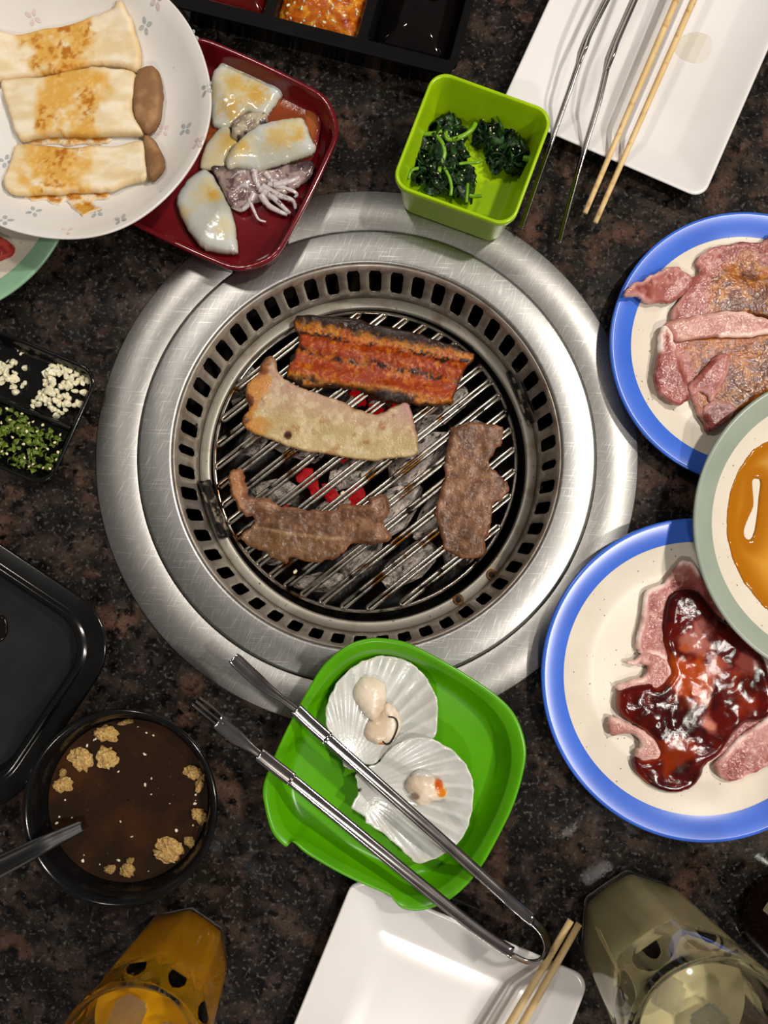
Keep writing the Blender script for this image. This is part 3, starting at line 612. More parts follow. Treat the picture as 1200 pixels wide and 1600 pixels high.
for pts, r0 in (([(560, 1000), (500, 990), (470, 1030), (500, 1060), (550, 1040)], 2.2), ([(600, 1050), (560, 1120), (500, 1160), (430, 1130)], 2.6), ([(640, 1020), (720, 1060), (800, 1130), (860, 1180)], 3.0), ([(660, 1000), (780, 1060), (880, 1090), (900, 1150)], 2.8), ([(650, 1060), (700, 1130), (780, 1170), (840, 1190)], 3.0), ([(700, 980), (800, 1000), (880, 1020), (910, 1040), (890, 1060)], 2.2), ([(720, 960), (820, 960), (860, 900), (940, 860), (1030, 850)], 2.4), ([(740, 990), (860, 960), (930, 920), (990, 880)], 2.8), ([(560, 1090), (600, 1180), (630, 1230), (680, 1240)], 1.6), ([(540, 900), (480, 900), (430, 930), (380, 910)], 2.2), ([(600, 880), (610, 950), (640, 1020), (630, 1080)], 3.0), ([(680, 900), (720, 950), (700, 1000)], 2.6)):
    P = cr([(*W(270+.2125*a_, 80+.2125*b_, zr+.006), zr+.0075-.0016*i) for i, (a_, b_) in enumerate(pts)], 6, False)
    rr = np.linspace(r0, r0*.45, len(P))/1000
    P[:, 2] = np.maximum(P[:, 2], zr+.0016+rr)
    V, F = tube(P, rr, 8); mk('tentacle', V, F, M['tent'], sq)

# ------------------------------------------------------------------ black three-well sauce tray
def well_tray(name, label, c, ang, hx, hy, h, wells, y0, y1, depth, m, rnd_=.004, taper=.004):
    t = thing(name, label, 'tray', (c[0], c[1], .0006))
    out = rrect(hx, hy, .010, 6); R = []
    for s, z in ((-.006, .0006), (-.0015, h-.004), (0, h-.002), (0, h)):
        R.append(place(rrect(hx+s, hy+s, .010, 6), c, ang, z))
    V, F = loft(R, True, False); fixn(mk('wall', V, F, m, t))
    xs = [-hx]+[v for w_ in wells for v in w_]+[hx]; ys = [-hy, y0, y1, hy]; V = []; F = []
    r = .010
    for j, y in enumerate(ys):
        for i, x in enumerate(xs):
            xx, yy = x, y
            if i in (0, len(xs)-1) and j in (0, 3): xx = x-math.copysign(r*.29, x); yy = y-math.copysign(r*.29, y)
            V.append((xx, yy))
    nx = len(xs)
    for j in range(3):
        for i in range(nx-1):
            if j == 1 and i % 2 == 1: continue
            F.append((j*nx+i, j*nx+i+1, (j+1)*nx+i+1, (j+1)*nx+i))
    mk('top_frame', place(V, c, ang, h), F, m, t, smooth=False)
    for x0, x1 in wells:
        cc = np.array(((x0+x1)/2, (y0+y1)/2)); wx, wy = (x1-x0)/2, (y1-y0)/2; R = []
        for s, z, rr in ((0, h, .0005), (-.0008, h-.001, .003), (-.002, h-depth*.5, .006), (-taper, h-depth*.9, .007), (-taper-.003, h-depth, .006)):
            R.append(place(rrect(wx+s, wy+s, rr, 5)+cc, c, ang, z))
        V, F = loft(R, False, True); mk('well', V, F, m, t)
    return t
def well_fill(name, label, c, ang, x0, x1, y0, y1, z, m, inset):
    P = place(rrect((x1-x0)/2-inset, (y1-y0)/2-inset, .006, 6)+np.array(((x0+x1)/2, (y0+y1)/2)), c, ang, z)
    P2 = P.copy(); P2[:, 2] -= .0015; V, F = loft([P2, P], True, True); o = fixn(mk(name, V, F, m)); tag(o, label, 'sauce', kind='stuff'); return o
aT = -math.radians(14.5); cT = W(512, -32, .026); hxT, hyT = 242*(H-.026)/FPX, 108*(H-.026)/FPX; hT = .026
wx = [(-hxT+.006, -.0405), (-.0335, .0340), (.0410, hxT-.006)]; wy0, wy1 = -hyT+.011, hyT-.008
well_tray('sauce_tray', 'black three-compartment sauce tray at the top edge', cT, aT, hxT, hyT, hT, wx, wy0, wy1, .022, M['black'])
well_fill('chili_sauce', 'dark red chili sauce in the left well of the black sauce tray', cT, aT, *wx[0], wy0, wy1, .0165, M['chili'], .0022)
M['chunky'] = mat('chunky_chili_sauce', (176, 84, 10), .1, spec=.6, var=[(140, (206, 130, 30), .48, .62), (260, (226, 184, 96), .6, .68), (90, (140, 44, 6), .55, .68)], bump=[(260, .0012)])
well_fill('chunky_sauce', 'orange chunky garlic sauce in the middle well of the black tray', cT, aT, *wx[1], wy0, wy1, .0175, M['chunky'], .0022)
well_fill('soy_sauce', 'black soy sauce in the right well of the black tray', cT, aT, *wx[2], wy0, wy1, .0125, M['soy'], .0030)
gb = [lump(300+i, 1, .5) for i in range(4)]
for x in gb: x.materials.append(M['garlic'])
pb = lump(310, 1, .5); pb.materials.append(M['pepper'])
rnd = random.Random(11); ca, sa = math.cos(aT), math.sin(aT)
for i in range(46):
    x = rnd.uniform(wx[1][0]+.006, wx[1][1]-.006); y = rnd.uniform(wy0+.005, wy0+.052)
    o = inst('garlic_bit' if i > 5 else 'scallion_bit', gb[i % 4] if i > 5 else pb, (cT[0]+x*ca-y*sa, cT[1]+x*sa+y*ca, .0178), (rnd.uniform(0, 3), rnd.uniform(0, 3), rnd.uniform(0, 3)), (rnd.uniform(.0012, .0026), .0011, .0011))
    if i > 5: tag(o, 'pale garlic bit floating in the orange chunky sauce', 'garlic', 'garlic bits in the chunky sauce')
    else: tag(o, 'green scallion bit floating in the orange chunky sauce', 'scallion', 'scallion bits in the chunky sauce')

# ------------------------------------------------------------------ lime container with spinach
aL = -math.radians(20.5); cLm = W(739, 231, .050); hl = .0472
def square_cup(name, label, c, ang, h, half, m):
    t = thing(name, label, 'container', (c[0], c[1], .0026)); R = []
    for s, z, r in ((.80, .0026, .009), (.84, .0030, .010), (.875, .006, .011), (.955, h-.007, .0125), (.985, h-.0055, .013), (1.0, h-.004, .0135), (1.0, h-.001, .0135), (.99, h, .0133), (.955, h, .0125), (.945, h-.001, .012), (.925, h-.006, .0115), (.835, .0095, .010), (.80, .0065, .008), (.72, .0058, .006)):
        R.append(place(rrect(half*s, half*s, r, 8), c, ang, z))
    V, F = loft(R, True, True); fixn(mk('body', V, F, m, t)); return t
square_cup('square_container', 'deep lime green square container of seasoned spinach', cLm, aL, .050, hl, M['lime'])
z8 = lambda p: Z(p, 600, 90, .2333)
def leaf_mesh(seed):
    r_ = np.random.RandomState(seed); n1, n2 = 12, 9; V = []; F = []
    ph = r_.uniform(0, 6, 6)
    for i in range(n1):
        for j in range(n2):
            u = i/(n1-1); v = j/(n2-1)*2-1; w_ = .80*math.sin(math.pi*min(1, u*.84+.08))**.45
            z = .30*math.sin(5*u+ph[0]+2*v)+.24*math.sin(5*v+ph[1]+3*u)+.16*math.sin(9*u+ph[2])*math.cos(7*v+ph[3])
            V.append((u*2-1+.1*math.sin(4*v+ph[4]), v*w_+.12*math.sin(5*u+ph[5]), z))
    for i in range(n1-1):
        for j in range(n2-1): F.append((i*n2+j, (i+1)*n2+j, (i+1)*n2+j+1, i*n2+j+1))
    me = bpy.data.meshes.new('leaf'); me.from_pydata(V, [], F); me.polygons.foreach_set('use_smooth', [True]*len(F)); me.materials.append(M['leaf']); return me
LM = [leaf_mesh(i) for i in range(6)]
seedm = lump(400, 1, .1); seedm.materials.append(M['seed'])
def spinach(label, region, zc, nleaf, seed, stems):
    P = poly(z8(region), zc+.006, 3); c = P.mean(0); P = c+(P-c)*.95; t = thing('spinach_clump', label, 'spinach', (c[0], c[1], zc), 'spinach clumps in the lime container')
    rnd = random.Random(seed); pts = []
    while len(pts) < nleaf:
        x, y = rnd.uniform(P[:, 0].min(), P[:, 0].max()), rnd.uniform(P[:, 1].min(), P[:, 1].max())
        if pip(P, np.array([x]), np.array([y]))[0]:
            d = near(P, np.array([x]), np.array([y]))[0][0]
            if d > .0034: pts.append((x, y, d))
    for x, y, d in pts:
        o = bpy.data.objects.new('leaf', rnd.choice(LM)); COL.objects.link(o); o.parent = t
        s = rnd.uniform(.007, .0125); s = min(s, d*1.3+.0035)
        o.location = (x-c[0], y-c[1], .003+min(.010, d*.9)*rnd.uniform(.4, 1)); o.rotation_euler = (rnd.uniform(-.9, .9), rnd.uniform(-.8, .8), rnd.uniform(0, 6.3)); o.scale = (s, s*.8, s*.9)
        mod(o, 'SOLIDIFY', thickness=.05)
    for pts_, r in stems:
        Pp = cr([(*W(*q, zc+.014), zc+.0155+.001*math.sin(i)) for i, q in enumerate(z8(pts_))], 5, False); V, F = tube(Pp, r, 8); mk('stem', V, F, M['stem'], t)
    V = []; F = []
    for i in range(nleaf//4):
        x, y, d = rnd.choice(pts); x += rnd.uniform(-.003, .003); y += rnd.uniform(-.003, .003); b0 = len(V); a_ = rnd.uniform(0, 6.3)
        for sx, sy, sz in ((1, 0, 0), (0, .55, 0), (-1, 0, 0), (0, -.55, 0), (0, 0, .5), (0, 0, -.5)):
            sx *= .0011; sy *= .0011; V.append((x+sx*math.cos(a_)-sy*math.sin(a_), y+sx*math.sin(a_)+sy*math.cos(a_), zc+.0145+min(.003, d*.3)+sz*.0012))
        for a_, b_ in ((0, 1), (1, 2), (2, 3), (3, 0)): F += [(b0+a_, b0+b_, b0+4), (b0+b_, b0+a_, b0+5)]
    o = mk('sesame_seeds', V, F, M['seed'], t); o['kind'] = 'stuff'
    return t
spinach('large clump of dark green spinach with stems at the left of the lime container', [(300, 400), (400, 395), (480, 420), (540, 470), (575, 600), (565, 700), (600, 800), (620, 900), (560, 980), (400, 920), (250, 860), (130, 810), (180, 650), (230, 600), (250, 480)], .0072, 70, 5,
    [([(612, 450), (580, 500), (520, 540), (440, 560), (415, 530), (415, 500)], .0019), ([(265, 520), (330, 525), (380, 570), (405, 640), (390, 700), (365, 770)], .0017), ([(400, 740), (435, 810), (450, 880), (445, 930)], .0013), ([(500, 720), (560, 715), (620, 715), (648, 700)], .0012), ([(270, 520), (320, 522), (385, 505)], .0015), ([(165, 820), (180, 770), (230, 750)], .0012), ([(560, 850), (555, 910), (550, 980)], .0012), ([(570, 930), (610, 940), (650, 935)], .0015)])
spinach('small clump of dark green spinach at the right of the lime container', [(590, 520), (640, 430), (740, 450), (830, 500), (900, 570), (960, 620), (980, 690), (920, 750), (900, 830), (870, 840), (860, 760), (800, 770), (730, 740), (700, 620), (640, 590)], .0072, 48, 9, [([(930, 680), (970, 690), (1015, 690)], .0022)])
tl = thing('spinach_clump', 'thin spinach strand clinging to the back wall of the lime container', 'spinach', (*W(730, 160, .02), .02), 'spinach clumps in the lime container')
P = cr([(*W(*q, z), z) for q, z in zip(z8([(560, 190), (560, 265), (585, 320), (600, 370), (650, 405), (640, 440)]), (.0395, .029, .022, .017, .014, .012))], 6, False)
V, F = tube(P, np.interp(np.arange(len(P)), [0, 3, 7, 10, 16, 22, 30], [.0008, .0024, .002, .0006, .0008, .0024, .004]), 6, flat=.5); mk('leaf', V, F, M['leaf'], tl)

# ------------------------------------------------------------------ white rectangular plates
def rect_plate(label, c, ang, hx, hy, h):
    t = thing('rectangular_plate', label, 'plate', (c[0], c[1], .0006), 'white rectangular plates'); R = []
    for s, z, r in ((-.034, .0006, .010), (-.032, .0012, .010), (-.004, h-.004, .011), (-.0006, h-.002, .0115), (0, h-.0008, .0115), (-.0010, h, .0112), (-.0028, h-.0004, .011), (-.006, h-.0026, .010), (-.030, .0046, .008), (-.034, .0036, .008), (-.05, .0034, .004)):
        R.append(place(rrect(hx+s, hy+s, r, 7), c, ang, z))
    V, F = loft(R, True, True); fixn(mk('dish', V, F, M['porcelain'], t)); return t
cP = W(1036, 22, .019); rect_plate('white rectangular plate at the top right under the steel tongs', cP, -math.radians(24.3), 181*(H-.019)/FPX, .125, .019)
cQ = W(633, 1712, .019); rect_plate('white rectangular plate at the bottom edge under the wooden chopsticks', cQ, -math.radians(22.7), 193*(H-.019)/FPX, .125, .019)
o = slab('sauce_stain', [(1060, 60), (1085, 50), (1110, 58), (1112, 80), (1095, 98), (1070, 95), (1055, 80)], .00345, .00022, mat('stain', (214, 200, 160), .25, alpha=.13, var=[(60, (220, 208, 176), .4, .6)]), edge=.003, e0=.1)
tag(o, 'faint yellow sauce stain on the top right white plate', 'stain', kind='stuff')

def stick(label, p0, z0, p1, z1_, grp, w0=.0031, w1=.0020):
    a_, b_ = W3(*p0, z0), W3(*p1, z1_); P = [a_+(b_-a_)*t for t in np.linspace(0, 1, 12)]
    V, F = tube(P, np.linspace(w1, w0, 12), 10); o = mk('chopstick', V, F, M['bamboo'], origin=a_); tag(o, label, 'chopstick', grp)
stick('left wooden chopstick lying across the top right white plate', (914, 333), .0200, (1140, -195), .0300, 'wooden chopsticks on the top right plate')
stick('right wooden chopstick lying across the top right white plate', (930, 348), .0200, (1170, -195), .0300, 'wooden chopsticks on the top right plate')
stick('left wooden chopstick lying across the bottom white plate', (892, 1438), .0215, (660, 1830), .0262, 'wooden chopsticks on the bottom plate', .0031, .0024)
stick('right wooden chopstick lying across the bottom white plate', (905, 1443), .0215, (686, 1830), .0262, 'wooden chopsticks on the bottom plate', .0031, .0024)

# ------------------------------------------------------------------ tongs
def tongs(label, bend, arms, tips, origin, th=.0011):
    t = thing('tongs', label, 'tongs', origin)
    V, F = ribbon(bend[0], bend[1], th, bend[2]); fixn(mk('spring_bend', V, F, M['chrome'], t))
    for path, w, roll in arms: V, F = ribbon(path, w, th, roll); fixn(mk('arm', V, F, M['chrome'], t))
    for kind, path, w, roll in tips:
        if kind == 'fork':
            base, paths = path; V, F = ribbon(base, w, th, roll); tp = fixn(mk('fork_tip', V, F, M['chrome'], t))
            for q in paths: V, F = tube(q, np.linspace(.0012, .0006, len(q)), 8); mk('tine', V, F, M['chrome'], tp)
        else: V, F = ribbon(path, w, th, roll); fixn(mk(kind, V, F, M['chrome'], t))
    return t
def line3(pts): return cr([W3(*p) for p in pts], 6, False)
zt = .041
arm1 = line3([(505, 1148, zt), (600, 1233, zt), (700, 1322, zt), (790, 1403, zt), (832, 1440, zt)])
arm2 = line3([(448, 1212, zt), (550, 1295, zt), (650, 1377, zt), (740, 1449, zt), (800, 1490, zt)])
bend = line3([(832, 1440, zt), (846, 1456, zt), (853, 1478, zt), (845, 1497, zt), (825, 1501, zt), (800, 1490, zt)])
sl1 = line3([(462, 1108, zt+.0008), (485, 1130, zt+.0008), (512, 1154, zt+.0008)]); sl2 = line3([(405, 1178, zt+.0008), (430, 1198, zt+.0008), (456, 1218, zt+.0008)])
pad = line3([(364, 1028, zt-.004), (385, 1048, zt-.002), (412, 1072, zt), (440, 1092, zt), (466, 1111, zt)])
fk = line3([(340, 1128, zt-.002), (362, 1146, zt-.001), (385, 1163, zt), (410, 1182, zt)])
tines = [line3([(300, 1101, zt-.006), (320, 1118, zt-.004), (345, 1138, zt-.002)]), line3([(306, 1096, zt-.006), (325, 1112, zt-.004), (350, 1132, zt-.002)]), line3([(311, 1090, zt-.006), (332, 1106, zt-.004), (354, 1126, zt-.002)])]
tongs('steel tongs with a fork tip lying across the bright green bowl', (bend, .0075, .9), [(arm1, .0080, np.linspace(.25, .7, len(arm1))), (arm2, .0082, np.linspace(.3, .7, len(arm2)))],
    [('paddle_tip', pad, np.interp(np.arange(len(pad)), [0, 2, 10, 18, len(pad)-1], [.008, .0098, .0095, .005, .0045]), .35), ('fork_tip' and 'fork', (fk, tines), np.interp(np.arange(len(fk)), [0, 8, 14, len(fk)-1], [.0095, .0105, .0055, .0045]), .3), ('sleeve', sl1, .0092, .3), ('sleeve', sl2, .0095, .3)], (*W(640, 1300), .037))
ta1 = line3([(815, 358, .010), (838, 290, .015), (868, 205, .0225), (893, 135, .0285), (905, 100, .031)]); ta1b = line3([(905, 100, .031), (914, 76, .033), (922, 55, .0345), (950, 0, .038), (1000, -95, .043), (1060, -215, .048)])
ta2 = line3([(874, 381, .012), (890, 320, .017), (912, 240, .0235), (935, 165, .0285), (948, 112, .0315)]); ta2b = line3([(948, 112, .0315), (957, 86, .033), (965, 64, .0345), (993, 0, .038), (1035, -95, .043), (1085, -215, .048)])
bd = line3([(1060, -215, .048), (1070, -232, .0485), (1082, -236, .0485), (1090, -228, .048), (1085, -215, .048)])
R90 = 1.35
tongs('slim steel tongs leaning on the top right white plate beside the lime container', (bd, .009, R90), [(ta1b, np.interp(np.arange(len(ta1b)), [0, 5, 10, 30], [.0052, .0105, .0095, .0095]), 1.12), (ta2b, np.interp(np.arange(len(ta2b)), [0, 5, 10, 30], [.0052, .0105, .0095, .0095]), 1.12)],
    [('tip', ta1, np.linspace(.0034, .0056, len(ta1)), np.linspace(.8, 1.1, len(ta1))), ('tip', ta2, np.linspace(.0034, .0056, len(ta2)), np.linspace(.8, 1.1, len(ta2)))], (*W(940, 100), .003), .0018)

# ------------------------------------------------------------------ raw pork, upper right plate
ZP = .0045; z6 = lambda p: Z(p, 840, 300, .3)
def c_raw(seed, sauce=None, fatedge=.5):
    def f(x, y, u, v, d):
        c = mix((132, 60, 56), (160, 92, 84), sm(.35, .65, fbm(x, y, 70, seed))); c = mix(c, (196, 140, 130), sm(.55, .7, fbm(x, y, 220, seed+2))*.5)
        vein = np.abs(fbm(x, y, 55, seed+3)-.5); c = mix(c, (216, 184, 172), sm(.028, .006, vein)*sm(.40, .55, fbm(x, y, 30, seed+9))*.55)
        c = mix(c, (222, 178, 170), sm(.005, .001, d)*sm(.40, .6, fbm(x, y, 40, seed+5))*fatedge*1.6)
        if sauce is not None: c = sauce(x, y, c)
        return c
    return f
def marin(x, y, c):
    q = W(840+.3*1130, 300+.3*560, .01); q2 = W(840+.3*1080, 300+.3*900, .01); r1 = np.hypot((x-q[0]), (y-q[1])*1.1)/.040; r2 = np.hypot((x-q2[0]), (y-q2[1])*.9)/.044
    w_ = np.maximum(sm(1.1, .7, r1+.5*(fbm(x, y, 60, 77)-.5)), sm(1.15, .75, r2+.6*(fbm(x, y, 60, 78)-.5)))
    c2 = mix((152, 82, 12), (92, 46, 16), sm(.4, .62, fbm(x, y, 70, 79))); c2 = mix(c2, (186, 122, 44), sm(.54, .68, fbm(x, y, 260, 80))*.8); c2 = mix(c2, (70, 34, 10), sm(.55, .68, fbm(x, y, 330, 81))*.6); return mix(c, c2, w_*.92)
wav = lambda sd, a_=.004: (lambda x, y, u, v, d: a_*1.6*(fbm(x, y, 28, sd, 2)-.5)+.0008*(fbm(x, y, 120, sd+2)-.5))
PG = 'raw pork slices on the upper blue plate'
for pts, dz, th, sd, sc_, lab in (
    ([(830, 360), (870, 310), (930, 285), (1010, 270), (1080, 262), (1150, 270), (1210, 235), (1330, 210), (1480, 300), (1500, 600), (1320, 640), (1200, 650), (1100, 630), (1000, 640), (900, 650), (800, 680), (705, 665), (720, 580), (780, 500), (820, 430), (860, 400), (835, 385)], .002, .004, 4, marin, 'broad marinated pork slice at the back of the upper blue plate'),
    ([(715, 760), (830, 745), (950, 740), (1100, 735), (1320, 720), (1480, 760), (1450, 950), (1300, 1030), (1200, 1060), (1100, 1110), (1000, 1190), (910, 1245), (870, 1190), (830, 1120), (800, 1060), (770, 980), (740, 880)], .002, .004, 14, marin, 'brown-sauced pork slice at the front of the upper blue plate'),
    ([(435, 545), (480, 490), (540, 470), (590, 430), (640, 410), (710, 378), (770, 390), (820, 415), (830, 460), (790, 510), (720, 550), (650, 560), (570, 568), (520, 550), (470, 555)], .004, .0045, 24, None, 'pointed pork scrap reaching over the blue rim of the upper plate'),
    ([(650, 700), (700, 665), (800, 650), (950, 625), (1080, 625), (1140, 650), (1200, 660), (1320, 650), (1420, 660), (1400, 730), (1200, 740), (1100, 755), (950, 760), (830, 765), (720, 775), (690, 740)], .0065, .0045, 34, None, 'long folded pale pork strip across the upper blue plate'),
    ([(650, 700), (680, 700), (715, 800), (740, 900), (765, 980), (785, 1040), (780, 1080), (730, 1110), (680, 1090), (620, 1040), (603, 960), (620, 880), (625, 780)], .0055, .006, 44, None, 'rolled pork edge at the left of the upper blue plate'),
    ([(800, 1060), (785, 1010), (830, 960), (880, 900), (930, 850), (980, 838), (1005, 880), (985, 960), (940, 1030), (905, 1095), (880, 1060), (850, 1040)], .0052, .0042, 54, None, 'small curled pork fold on the front slice of the upper blue plate'),
    ([(865, 1120), (930, 1085), (1000, 1095), (1045, 1130), (990, 1190), (915, 1243), (885, 1195)], .0048, .0032, 64, None, 'dark pink pork fold at the tip of the front slice of the upper blue plate')):
    rim_z = plate_z(cU, 222*(H-.0165)/FPX, .0006, .0170, .0178, .0040)
    pale = (lambda c0: (lambda x, y, c: mix(c, (208, 166, 150), .5)))(0) if sd == 34 else sc_
    o = slab('pork_slice', z6(pts), ZP+dz, th, M['raw'], s=.0012, edge=.004, cf=c_raw(sd, pale, 1.0 if sd in (34, 44) else .45), hf=wav(sd, .0026), zf=rim_z, ztrace=.012 if sd != 24 else .019, jit=.0007)
    tag(o, lab, 'meat', PG)

# lower right plate
z9 = lambda p: Z(p, 820, 760, .35); PG = 'raw pork slices on the lower blue plate'
for pts, dz, th, sd, lab in (
    ([(620, 480), (760, 420), (900, 560), (1060, 760), (1130, 900), (1100, 1080), (900, 1200), (760, 1270), (600, 1230), (520, 1080), (430, 1000), (450, 900), (600, 880), (660, 760), (620, 640)], 0, .004, 5, 'large pork slice buried under the dark red sauce'),
    ([(625, 430), (690, 340), (740, 335), (790, 400), (860, 480), (900, 600), (780, 660), (700, 700), (660, 760), (640, 790), (610, 770), (560, 750), (510, 740), (497, 680), (520, 600), (540, 480)], .0026, .004, 15, 'dark pink pork slice at the top of the red-sauced plate'),
    ([(455, 780), (500, 770), (530, 740), (580, 745), (640, 780), (665, 830), (640, 870), (590, 910), (500, 915), (430, 920), (412, 885), (470, 870), (530, 845), (550, 810), (520, 795), (470, 800)], .0026, .004, 25, 'pale curled pork scrap at the left of the red-sauced plate'),
    ([(370, 1045), (400, 1030), (460, 1050), (520, 1085), (560, 1110), (600, 1150), (610, 1210), (560, 1225), (500, 1215), (495, 1180), (520, 1150), (500, 1120), (460, 1105), (385, 1110)], .0030, .005, 35, 'crinkled pork scrap at the lower left of the red-sauced plate'),
    ([(850, 1250), (900, 1180), (960, 1120), (1050, 1060), (1120, 1020), (1180, 1150), (1130, 1230), (1080, 1250), (1000, 1290), (930, 1320), (880, 1300)], .0022, .005, 45, 'pink pork slice at the bottom right of the red-sauced plate')):
    o = slab('pork_slice', z9(pts), ZP+dz, th, M['raw'], s=.0012, edge=.004, cf=c_raw(sd, None if sd not in (25, 35) else (lambda x, y, c: mix(c, (208, 160, 148), .5)), 1.0), hf=wav(sd, .0026), zf=plate_z(cL, 248*(H-.0165)/FPX, .0006, .0170, .0178, .0040), ztrace=.010, jit=.0007)
    tag(o, lab, 'meat', PG)
def c_rs(x, y, u, v, d):
    c = mix((52, 6, 5), (88, 12, 6), sm(.4, .65, fbm(x, y, 55, 3))); c = mix(c, (150, 50, 8), sm(.004, .0, d)*sm(.4, .6, fbm(x, y, 60, 6)))
    for (a_, b_, r, col, am) in ((770, 700, 75, (180, 112, 100), .9), (740, 850, 110, (172, 66, 10), .95), (850, 820, 60, (170, 88, 70), .8), (815, 1070, 42, (204, 130, 110), 1), (960, 920, 70, (140, 44, 12), .8), (670, 1190, 80, (150, 50, 12), .8), (1000, 780, 50, (170, 90, 80), .8)):
        q = W(820+.35*a_, 760+.35*b_, .015); rr = np.hypot(x-q[0], y-q[1])/(r*.35/2090); c = mix(c, col, sm(1.3, .5, rr+2.4*(fbm(x, y, 75, 8)-.5))*am)
    return c
o = slab('red_sauce', z9([(640, 500), (700, 460), (780, 470), (870, 580), (950, 640), (1040, 700), (1086, 800), (1120, 950), (1090, 1040), (1000, 1060), (940, 1110), (880, 1200), (820, 1250), (800, 1310), (740, 1365), (660, 1375), (570, 1345), (500, 1280), (495, 1220), (560, 1225), (605, 1200), (575, 1130), (520, 1080), (440, 1030), (418, 970), (440, 910), (560, 880), (600, 900), (660, 840), (640, 770), (620, 640)]), .0078, .0075, M['sauce_red'], s=.0010, edge=.006, e0=.1, cf=c_rs, ztrace=.014,
    hf=lambda x, y, u, v, d: .010*(fbm(x, y, 34, 33, 2)-.5)+.0012*(fbm(x, y, 130, 35)-.5), zf=lambda x, y, u, v: -.0030*sm(-.55, -.85, v)+plate_z(cL, 248*(H-.0165)/FPX, .0006, .0170, .0178, .0040)(x, y))
tag(o, 'thick glossy dark red sauce poured over pork on the lower blue plate', 'sauce', kind='stuff')
# amber sauce on the sage plate
zA = Z([(480, 360), (417, 380), (330, 430), (260, 520), (215, 620), (190, 720), (185, 820), (195, 920), (225, 1030), (270, 1130), (330, 1210), (417, 1300), (600, 1400), (900, 1480), (1300, 1380), (1550, 1000), (1500, 600), (1200, 330), (800, 300)], 1080, 580, .2878)
hole = Z([(335, 595), (355, 582), (378, 600), (370, 680), (360, 780), (345, 870), (322, 915), (295, 900), (290, 860), (312, 800), (340, 730), (338, 660)], 1080, 580, .2878)
o = slab('amber_sauce', zA, 0, .0012, M['sauce_amber'], s=.0016, edge=.003, e0=.1, holes=(hole,), ztrace=.0223, cf=lambda x, y, u, v, d: mix((168, 102, 10), mix((206, 146, 52), (220, 180, 116), sm(-.2, .7, v+.4*(fbm(x, y, 20, 4)-.5))), sm(.004, .022, d+.006*(fbm(x, y, 40, 3)-.5))), zf=plate_z(cS, 249*(H-.0375)/FPX, .0177, .0375, .0162, -.0001))
tag(o, 'amber sauce pooled on the sage-green-rimmed plate', 'sauce', kind='stuff')

# ------------------------------------------------------------------ black garlic dish
aG = -math.radians(22.5); cG = W(25, 634, .018); hg = 101*(H-.018)/FPX
def two_well(c, ang, hh, h):
    t = thing('condiment_dish', 'small black divided dish of chopped garlic and green pepper', 'dish', (c[0], c[1], .0006)); R = []
    for s, z, r in ((-.007, .0006, .010), (-.006, .0012, .011), (-.0015, h-.003, .014), (0, h-.001, .015), (0, h, .015), (-.0016, h+.0003, .0145), (-.0028, h-.0008, .0135), (-.006, h-.009, .011), (-.009, .0042, .009), (-.014, .0036, .006)):
        R.append(place(rrect(hh+s, hh+s, r, 7), c, ang, z))
    V, F = loft(R, True, True); fixn(mk('body', V, F, M['black'], t))
    R = []
    for y, z in ((-.0030, .0036), (-.0016, h-.004), (-.0008, h-.0028), (.0008, h-.0028), (.0016, h-.004), (.0030, .0036)):
        ca, sa = math.cos(ang), math.sin(ang); w_ = hh-.005 if z > .01 else hh-.009
        R.append([(c[0]+x*ca-y*sa, c[1]+x*sa+y*ca, z) for x in (-w_, -w_*.5, 0, w_*.5, w_)])
    V, F = loft(R, closed=False); fixn(mk('divider', V, F, M['black'], t)); return t
two_well(cG, aG, hg, .018)
z4 = lambda p: Z(p, 0, 480, .25)
def scatter(region, nn, seed, zt_):
    P = poly(z4(region), zt_, 3); rnd = random.Random(seed); out = []
    while len(out) < nn:
        x, y = rnd.uniform(P[:, 0].min(), P[:, 0].max()), rnd.uniform(P[:, 1].min(), P[:, 1].max())
        if pip(P, np.array([x]), np.array([y]))[0]:
            d = near(P, np.array([x]), np.array([y]))[0][0]
            if all((x-a_)**2+(y-b_)**2 > .0019**2 or rnd.random() < .10 for a_, b_, _ in out) or rnd.random() < .01: out.append((x, y, d))
    return out, rnd
gm = [lump(500+i, 2, .35) for i in range(5)]
for x in gm: x.materials.append(M['garlic'])
pts, rnd = scatter([(200, 270), (240, 250), (290, 310), (380, 340), (460, 360), (480, 410), (545, 415), (560, 480), (535, 540), (500, 560), (480, 640), (400, 660), (330, 680), (280, 630), (200, 640), (150, 600), (100, 590), (190, 540), (240, 490), (240, 420), (190, 385), (230, 340)], 105, 21, .014)
for x, y, d in pts:
    if d < .0012: continue
    s = rnd.uniform(.0022, .0044)
    tag(inst('garlic_piece', rnd.choice(gm), (x, y, .0055+min(.008, d*.75)), (rnd.uniform(0, 6), rnd.uniform(0, 6), rnd.uniform(0, 6)), (s, s*rnd.uniform(.6, .9), s*.6)), 'chopped raw garlic piece in the large pile in the black divided dish', 'garlic', 'large garlic pile')
pts, rnd = scatter([(0, 340), (60, 330), (140, 320), (150, 360), (120, 400), (100, 440), (150, 460), (120, 520), (70, 530), (30, 530), (0, 480), (-60, 470), (-80, 380)], 26, 22, .010)
for x, y, d in pts:
    s = rnd.uniform(.0024, .0044)
    tag(inst('garlic_piece', rnd.choice(gm), (x, y, .0050+min(.004, d*.5)), (rnd.uniform(0, 6), rnd.uniform(0, 6), rnd.uniform(0, 6)), (s, s*.8, s*.55)), 'chopped raw garlic piece in the small pile at the left of the black dish', 'garlic', 'small garlic pile')
